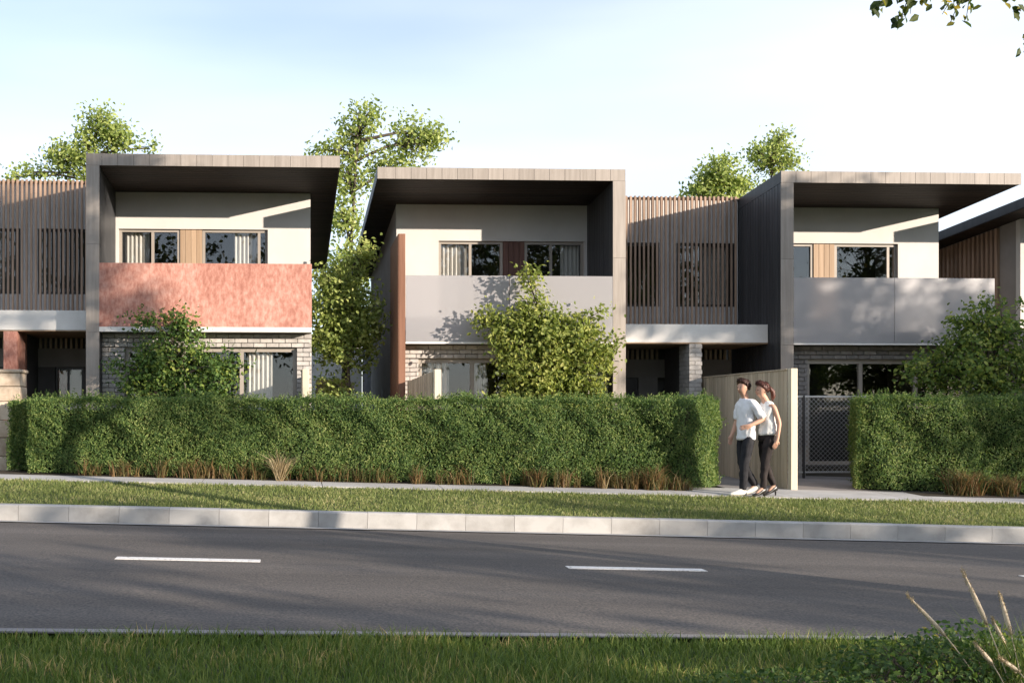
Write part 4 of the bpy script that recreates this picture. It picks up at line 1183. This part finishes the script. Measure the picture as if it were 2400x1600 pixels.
# ------------------------------------------------------------------ foreground plants, bottom right
def leafy_ground(name, label, cx, cy, rx, ry, h, n, seed):
    rng = np.random.default_rng(seed)
    zg = gz(cx, cy) - 0.04
    root = empty(name, (cx, cy, zg), label, 'shrub', 'low plants at the bottom right')
    d = norm(rng.normal(size=(n, 3))); d[:, 2] = np.abs(d[:, 2]); r = rng.uniform(0.35, 1, n)[:, None] ** 0.5
    P = np.array([cx, cy, zg]) + d * r * np.array([rx, ry, h])
    v = leaf_quads(P, np.full(n, 0.034), 0.6, d * 0.6 + np.array([0, -0.2, 0.7]), 0.8, rng)
    np_mesh('foliage', v, LEAF_F, 'leaf_ground', root)
    T = MB()
    for i in range(40):
        q = Vector(P[rng.integers(0, n)]); s = Vector((cx + rng.normal(0, rx * 0.2), cy + rng.normal(0, ry * 0.2), zg))
        T.tube([s, s.lerp(q, 0.5) + Vector((0, 0, 0.03)), q], [0.004, 0.003, 0.0015], 4)
    T.build('stems', 'bark', root)
    return root
leafy_ground('low_shrub', 'low leafy shrub with yellow flecks in the bottom right corner', 3.25, 5.45, 0.55, 0.45, 0.29, 1700, 71)
leafy_ground('low_shrub', 'dark leafy shrub behind the seed plumes at the right picture edge', 3.75, 5.75, 0.45, 0.4, 0.33, 1400, 72)
leafy_ground('low_shrub', 'sparse low creeper with yellow leaves spreading over the near grass', 2.45, 5.15, 0.65, 0.5, 0.15, 1100, 73)
fg = empty('plume_grass', (3.68, 5.35, gz(3.68, 5.35)), 'fountain grass with pale feathery seed plumes in the bottom right corner', 'plume grass')
def plume(bx, by, bz, tx, ty, tz, r):
    s, e = Vector((bx, by, bz)), Vector((tx, ty, tz))
    pts = [s.lerp(e, i / 8) + Vector((0, 0, 0.03 * math.sin(math.pi * i / 8))) for i in range(9)]
    MB().tube(pts[:6], [0.003] * 6, 5).build('stalk', 'plume', fg, smooth=True)
    pp = [pts[4].lerp(pts[8], i / 9) for i in range(10)]
    o = MB().tube(pp, [r * f for f in (0.25, 0.8, 1.0, 1.0, 0.95, 0.85, 0.7, 0.5, 0.3, 0.08)], 7).build('plume', 'plume', fg, smooth=True)
    rng = np.random.default_rng(int(abs(tx) * 1000))
    n = 260; f = rng.random(n)
    P = np.array([pp[0].lerp(pp[-1], t)[:] for t in f]) + rng.normal(0, r * 0.45, (n, 3))
    v = leaf_quads(P, np.full(n, 0.022), 0.10, np.repeat([[0, -1.0, 0.2]], n, 0), 0.8, rng, droop=-1.2)
    np_mesh('bristles', v, LEAF_F, 'blade_straw', o) if False else np_mesh('bristles', v, LEAF_F, 'blade_straw', fg)
gzp = gz(3.68, 5.35)
plume(3.55, 5.35, gzp, 3.10, 5.30, 0.30, 0.011)
plume(3.66, 5.30, gzp, 3.36, 5.25, 0.43, 0.012)
plume(3.58, 5.20, gzp, 3.36, 5.15, 0.08, 0.011)
plume(3.72, 5.2, gzp, 3.45, 5.1, 0.02, 0.010)
plume(3.75, 5.35, gzp, 3.62, 5.35, 0.30, 0.012)
plume(3.80, 5.45, gzp, 3.68, 5.5, 0.14, 0.010)
rng_ = np.random.default_rng(77)
a = rng_.uniform(0, 6.28, 160)
Bp = np.stack([3.68 + 0.1 * np.cos(a), 5.35 + 0.1 * np.sin(a), np.full(160, gzp)], 1)
np_mesh('blades', blades(Bp, rng_.uniform(0.25, 0.5, 160), np.full(160, 0.006), np.full(160, 1.1), rng_), BLADE_F, 'blade_near', fg)

# ------------------------------------------------------------------ the walking couple
def person(label, pos, face, J, sizes, parts):
    """J: joints (forward, left, up) in metres; the body is one skinned mesh, clothing and hair are its pieces."""
    fx, fy = math.cos(face), math.sin(face)
    F = Vector((fx, fy, 0)); Lf = Vector((-fy, fx, 0)); O = Vector(pos)
    W = lambda p: O + F * p[0] + Lf * p[1] + Vector((0, 0, p[2]))
    root = empty('person', pos, label, 'person', 'couple walking on the footpath')
    V = []; E = []; R = []
    idx = {}
    def add(key, p, r, prev=None):
        V.append(tuple(Vector(W(p)) - O)); R.append(r); idx[key] = len(V) - 1
        if prev is not None: E.append((idx[prev], idx[key]))
    add('pelvis', J['pelvis'], 0.105)
    add('spine', J['spine'], 0.10, 'pelvis'); add('chest', J['chest'], 0.095, 'spine'); add('neck0', J['neck0'], 0.062, 'chest')
    add('neck1', J['neck1'], 0.050, 'neck0')
    hd = Vector(J['head']); hf = Vector((J['gaze'][0], J['gaze'][1], 0)).normalized()
    add('jaw', hd + hf * 0.022 + Vector((0, 0, -0.065)), 0.058, 'neck1')
    add('face', hd + hf * 0.012 + Vector((0, 0, -0.01)), 0.078, 'jaw')
    add('skull', hd + hf * -0.008 + Vector((0, 0, 0.05)), 0.080, 'face'); add('crown', hd + hf * -0.012 + Vector((0, 0, 0.085)), 0.055, 'skull')
    add('nose0', hd + hf * 0.085 + Vector((0, 0, -0.018)), 0.014, 'face'); add('nose1', hd + hf * 0.105 + Vector((0, 0, -0.034)), 0.010, 'nose0')
    hl = Vector((-hf.y, hf.x, 0))
    for sd, nm in ((1, 'ear_l'), (-1, 'ear_r')):
        add(nm, hd + hl * sd * 0.078 + hf * -0.01 + Vector((0, 0, -0.015)), 0.016, 'face')
    k = sizes
    for s_, sg in (('l', 1), ('r', -1)):
        add('sh' + s_, J['sh' + s_], 0.048 * k, 'chest'); add('el' + s_, J['el' + s_], 0.043 * k, 'sh' + s_); add('wr' + s_, J['wr' + s_], 0.029 * k, 'el' + s_)
        wr = Vector(J['wr' + s_]); ha = Vector(J['ha' + s_]); dr = (ha - wr).normalized()
        palm = wr + dr * 0.055
        add('pa' + s_, palm, 0.031 * k, 'wr' + s_)
        ax = dr.cross(Vector((0, sg, 0.15))).normalized(); curl = ax.cross(dr) * -1
        for q, (off, ln) in enumerate(((-0.027, 0.068), (-0.009, 0.078), (0.010, 0.073), (0.027, 0.058))):
            b = palm + ax * off + dr * 0.03
            add(f'f{q}a{s_}', b, 0.0095, 'pa' + s_)
            add(f'f{q}b{s_}', b + dr * ln * 0.55 + Vector((0, -sg * 0.008, 0)), 0.0085, f'f{q}a{s_}')
            add(f'f{q}c{s_}', b + dr * ln * 0.95 + Vector((0, -sg * 0.022, 0)), 0.007, f'f{q}b{s_}')
        tb = palm - ax * 0.034 - dr * 0.02
        add('ta' + s_, tb, 0.011, 'pa' + s_); add('tb' + s_, tb - ax * 0.014 + dr * 0.038, 0.009, 'ta' + s_)
        add('hip' + s_, J['hip' + s_], 0.085, 'pelvis'); add('kn' + s_, J['kn' + s_], 0.052, 'hip' + s_); add('an' + s_, J['an' + s_], 0.036, 'kn' + s_)
        add('to' + s_, J['to' + s_], 0.028, 'an' + s_)
    me = bpy.data.meshes.new('body'); me.from_pydata(V, E, []); me.materials.append(MATS['skin'])
    body = bpy.data.objects.new('body', me); col.objects.link(body); body.parent = root
    sk = body.modifiers.new('skin', 'SKIN'); sk.use_smooth_shade = True
    sv = me.skin_vertices
    if not sv:
        bm = bmesh.new(); bm.from_mesh(me); bm.verts.layers.skin.verify(); bm.to_mesh(me); bm.free(); sv = me.skin_vertices
    for i, r in enumerate(R):
        sv[0].data[i].radius = (r, r); sv[0].data[i].use_root = (i == 0)
    sb = body.modifiers.new('sub', 'SUBSURF'); sb.levels = 2; sb.render_levels = 2
    def ring(c, a, b, n=18, wob=0.0, ph=0.0):
        c = Vector(c)
        out = []
        for i in range(n):
            t = 2 * math.pi * i / n
            w = 1 + wob * math.sin(4 * t + ph) + wob * 0.6 * math.sin(7 * t + 2 * ph)
            out.append(W(c + Vector((math.cos(t) * b * w, math.sin(t) * a * w, 0))))
        return out
    for (nm, mat, rings, tubes) in parts(J):
        m = MB()
        for rs in rings:
            m.loft([ring(*r) for r in rs])
        for (pts, rad) in tubes:
            m.tube([W(p) for p in pts], rad, 12)
        o = m.build(nm, mat, root, smooth=True)
        s2 = o.modifiers.new('sub', 'SUBSURF'); s2.levels = 2; s2.render_levels = 2
        for (sz, st) in ((0.10, 0.034), (0.045, 0.014)):
            tx = bpy.data.textures.new('folds', 'CLOUDS'); tx.noise_scale = sz
            dm = o.modifiers.new('folds', 'DISPLACE'); dm.texture = tx; dm.strength = st; dm.mid_level = 0.5; dm.texture_coords = 'LOCAL'
    # shoes
    for s_ in ('l', 'r'):
        an, to = Vector(J['an' + s_]), Vector(J['to' + s_])
        m = MB(); d = to - an; d.z = 0; d.normalize(); sd = Vector((-d.y, d.x, 0))
        rs = []
        heel = an - d * 0.055; zlow = J['zs' + s_][0]; zt = J['zs' + s_][1]
        for (t, w, h) in ((0.0, 0.026, 0.075), (0.03, 0.041, 0.105), (0.09, 0.045, 0.108), (0.16, 0.049, 0.082), (0.22, 0.050, 0.064), (0.27, 0.040, 0.050), (0.295, 0.016, 0.030)) if not J.get('heel') else ((0.0, 0.022, 0.075), (0.03, 0.034, 0.11), (0.08, 0.037, 0.10), (0.13, 0.040, 0.066), (0.18, 0.042, 0.048), (0.22, 0.032, 0.040), (0.24, 0.012, 0.024)):
            c = heel + d * t; z0 = zlow + (zt - zlow) * min(1, t / 0.2)
            r = []
            for i in range(10):
                a_ = 2 * math.pi * i / 10
                r.append(W(Vector((c.x, c.y, z0 + h / 2)) + sd * math.cos(a_) * w + Vector((0, 0, math.sin(a_) * h / 2))))
            rs.append(r)
        m.loft(rs)
        if J.get('heel'):
            hc = heel + d * 0.03
            m.tube([W((hc.x, hc.y, zlow + 0.04)), W((hc.x, hc.y, 0.004))], [0.017, 0.011], 8)
        m.build('shoe', J['shoe_mat'], root, smooth=True)
    # face details
    for sd in (1, -1):
        p = hd + hf * 0.080 + hl * sd * 0.030 + Vector((0, 0, 0.004))
        m = MB(); m.tube([W(p - hf * 0.012), W(p), W(p + hf * 0.006)], [0.007, 0.007, 0.004], 8)
        m.build('eye', 'eye_dark', root, smooth=True)
    p = hd + hf * 0.074 + Vector((0, 0, -0.062))
    MB().tube([W(p - hl * 0.022), W(p + hf * 0.008), W(p + hl * 0.022)], [0.004, 0.007, 0.004], 6).build('mouth', 'lip', root, smooth=True)
    # hair: a cap of skull-following rings open towards the face
    m = MB()
    rs = []
    for i in range(9):
        t = i / 8
        th_ = math.radians(-34 + 124 * t)
        r = []
        for q in range(20):
            a_ = 2 * math.pi * q / 20
            cf = math.cos(a_)
            lift = 0.078 * max(0, cf) * (1 - t) * 1.3          # hairline rises at the forehead
            rad = math.cos(th_) if th_ < math.pi / 2 else 0
            rad = max(0.03, rad)
            wv = 1 + 0.03 * math.sin(5 * a_ + i)
            pt = hd + hf * (-0.016 + cf * 0.103 * rad * wv) + hl * (math.sin(a_) * 0.094 * rad * wv) + Vector((0, 0, 0.035 + 0.098 * math.sin(th_) + lift))
            r.append(W(pt))
        rs.append(r)
    m.loft(rs)
    if J.get('ponytail'):
        b = hd - hf * 0.095 + Vector((0, 0, 0.03))
        m.tube([W(b + hf * 0.03), W(b - hf * 0.03), W(b - hf * 0.075 + Vector((0, 0, -0.05))), W(b - hf * 0.085 + Vector((0, 0, -0.12))), W(b - hf * 0.07 + Vector((0, 0, -0.19)))],
               [0.022, 0.030, 0.036, 0.032, 0.010], 9)
    hair = m.build('hair', J['hair_mat'], root, smooth=True)
    rg = np.random.default_rng(int(pos[0] * 100))
    allp = [p for r in rs[:7] for p in r if (p - W(hd)).dot(F * hf.x + Lf * hf.y) < 0.02 or p.z - O.z > hd.z + 0.085]
    cen = W(hd + Vector((0, 0, 0.03)))
    P = np.array([(cen + (allp[q] - cen) * rg.uniform(0.98, 1.07))[:] for q in rg.integers(0, len(allp), 420)])
    o_ = norm(P - np.array(cen[:]))
    np_mesh('hair_strands', leaf_quads(P, np.full(len(P), 0.05), 0.10, o_, 0.25, rg, droop=0.8), LEAF_F, J['hair_mat'], root)
    return root

def man_parts(J):
    sh = []
    z0 = 0.80
    sh.append([((0.0, 0.0, 0.82), 0.180, 0.140, 18, 0.07, 0.3), ((0.0, 0, 0.88), 0.176, 0.132, 18, 0.06, 0.6), ((0.0, 0, 0.95), 0.172, 0.128, 18, 0.05, 0.9), ((0.01, 0, 1.10), 0.166, 0.120, 18, 0.03, 1.6), ((0.015, 0, 1.25), 0.176, 0.122, 18, 0.02, 2.0),
               ((0.015, 0, 1.36), 0.184, 0.115, 18, 0.01, 2.4), ((0.01, 0, 1.43), 0.160, 0.092, 18, 0, 0), ((0.02, 0, 1.475), 0.074, 0.072, 18, 0, 0)])
    tubes = []
    for s_ in ('l', 'r'):
        a, b = Vector(J['sh' + s_]), Vector(J['el' + s_])
        tubes.append(([a + Vector((0.0, -0.10 if s_ == 'l' else 0.10, 0.005)), a + Vector((0, 0, 0.0)), a.lerp(b, 0.3), a.lerp(b, 0.65), a.lerp(b, 0.98)], [0.055, 0.066, 0.070, 0.070, 0.074]))
    tr = [[((0, 0, 0.80), 0.155, 0.115), ((0, 0, 0.90), 0.165, 0.120), ((0, 0, 1.0), 0.155, 0.110)]]
    tt = []
    for s_ in ('l', 'r'):
        h, k, a = Vector(J['hip' + s_]), Vector(J['kn' + s_]), Vector(J['an' + s_])
        tt.append(([h + Vector((0, 0, 0.03)), h.lerp(k, 0.5), k, k.lerp(a, 0.4), k.lerp(a, 0.8), a + Vector((0, 0, -0.025))], [0.098, 0.088, 0.070, 0.068, 0.060, 0.058]))
    return [('shirt', 'shirt_white', sh, tubes), ('trousers', 'trousers_black', tr, tt)]

def woman_parts(J):
    sh = [[((-0.01, 0, 0.90), 0.190, 0.150, 18, 0.06, 0.3), ((0, 0, 0.98), 0.172, 0.132, 18, 0.05, 0.9), ((0, 0, 1.10), 0.142, 0.110, 18, 0.03, 1.6), ((0.015, 0, 1.24), 0.155, 0.118, 18, 0.02, 2.0),
            ((0.015, 0, 1.34), 0.160, 0.105, 18, 0.01, 2.4), ((0.005, 0, 1.41), 0.125, 0.075, 18, 0, 0), ((0.02, 0, 1.45), 0.062, 0.060, 18, 0, 0)]]
    tr = [[((0, 0, 0.80), 0.165, 0.120), ((0, 0, 0.90), 0.170, 0.122), ((0, 0, 1.02), 0.132, 0.100)]]
    tt = []
    for s_ in ('l', 'r'):
        h, k, a = Vector(J['hip' + s_]), Vector(J['kn' + s_]), Vector(J['an' + s_])
        tt.append(([h + Vector((0, 0, 0.03)), h.lerp(k, 0.5), k, k.lerp(a, 0.4), k.lerp(a, 0.8), a + Vector((0, 0, -0.03))], [0.100, 0.084, 0.060, 0.060, 0.050, 0.046]))
    return [('blouse', 'blouse_white', sh, []), ('trousers', 'trousers_brown', tr, tt)]

FACE = math.radians(180 + 9)
mx_, my_ = 6.86, 15.98
person('person in a loose white T-shirt, dark trousers and cream shoes, hand held at the waist', (mx_, my_, gz(mx_, my_) + 0.013), FACE,
       dict(pelvis=(0, 0, 0.93), spine=(0, 0, 1.10), chest=(0.015, 0, 1.30), neck0=(0.02, 0, 1.46), neck1=(0.03, 0, 1.53), head=(0.055, 0, 1.63), gaze=(1, 0.25),
            shl=(0.0, 0.168, 1.40), ell=(-0.13, 0.24, 1.15), wrl=(0.08, 0.235, 1.06), hal=(0.17, 0.20, 1.03),
            shr=(0.0, -0.168, 1.40), elr=(0.02, -0.22, 1.13), wrr=(0.11, -0.22, 0.90), har=(0.14, -0.21, 0.82),
            hipl=(0, 0.095, 0.90), knl=(0.10, 0.10, 0.50), anl=(0.12, 0.10, 0.085), tol=(0.27, 0.11, 0.035), zsl=(0.0, 0.0),
            hipr=(0, -0.095, 0.90), knr=(0.02, -0.10, 0.49), anr=(-0.22, -0.10, 0.14), tor=(-0.10, -0.10, 0.05), zsr=(0.06, 0.0),
            shoe_mat='shoe_cream', hair_mat='hair_dark'), 1.0, man_parts)
wx_, wy_ = 7.13, 15.86
person('person in a white sleeveless blouse and black trousers with red-brown hair in a ponytail', (wx_, wy_, gz(wx_, wy_) + 0.013), FACE,
       dict(pelvis=(0, 0, 0.94), spine=(0, 0, 1.10), chest=(0.02, 0, 1.28), neck0=(0.03, 0, 1.43), neck1=(0.05, 0, 1.50), head=(0.09, 0, 1.60), gaze=(1, -0.1),
            shl=(-0.005, 0.155, 1.365), ell=(-0.07, 0.20, 1.10), wrl=(-0.03, 0.215, 0.87), hal=(0.0, 0.21, 0.78),
            shr=(0.0, -0.155, 1.365), elr=(0.03, -0.20, 1.11), wrr=(0.20, -0.19, 1.05), har=(0.29, -0.17, 1.05),
            hipl=(0, 0.085, 0.91), knl=(0.09, 0.085, 0.53), anl=(0.13, 0.085, 0.13), tol=(0.25, 0.09, 0.035), zsl=(0.055, 0.0),
            hipr=(0, -0.085, 0.91), knr=(0.0, -0.085, 0.52), anr=(-0.17, -0.085, 0.16), tor=(-0.07, -0.085, 0.05), zsr=(0.075, 0.0),
            shoe_mat='shoe_black', hair_mat='hair_red', ponytail=True, heel=True), 0.85, woman_parts)
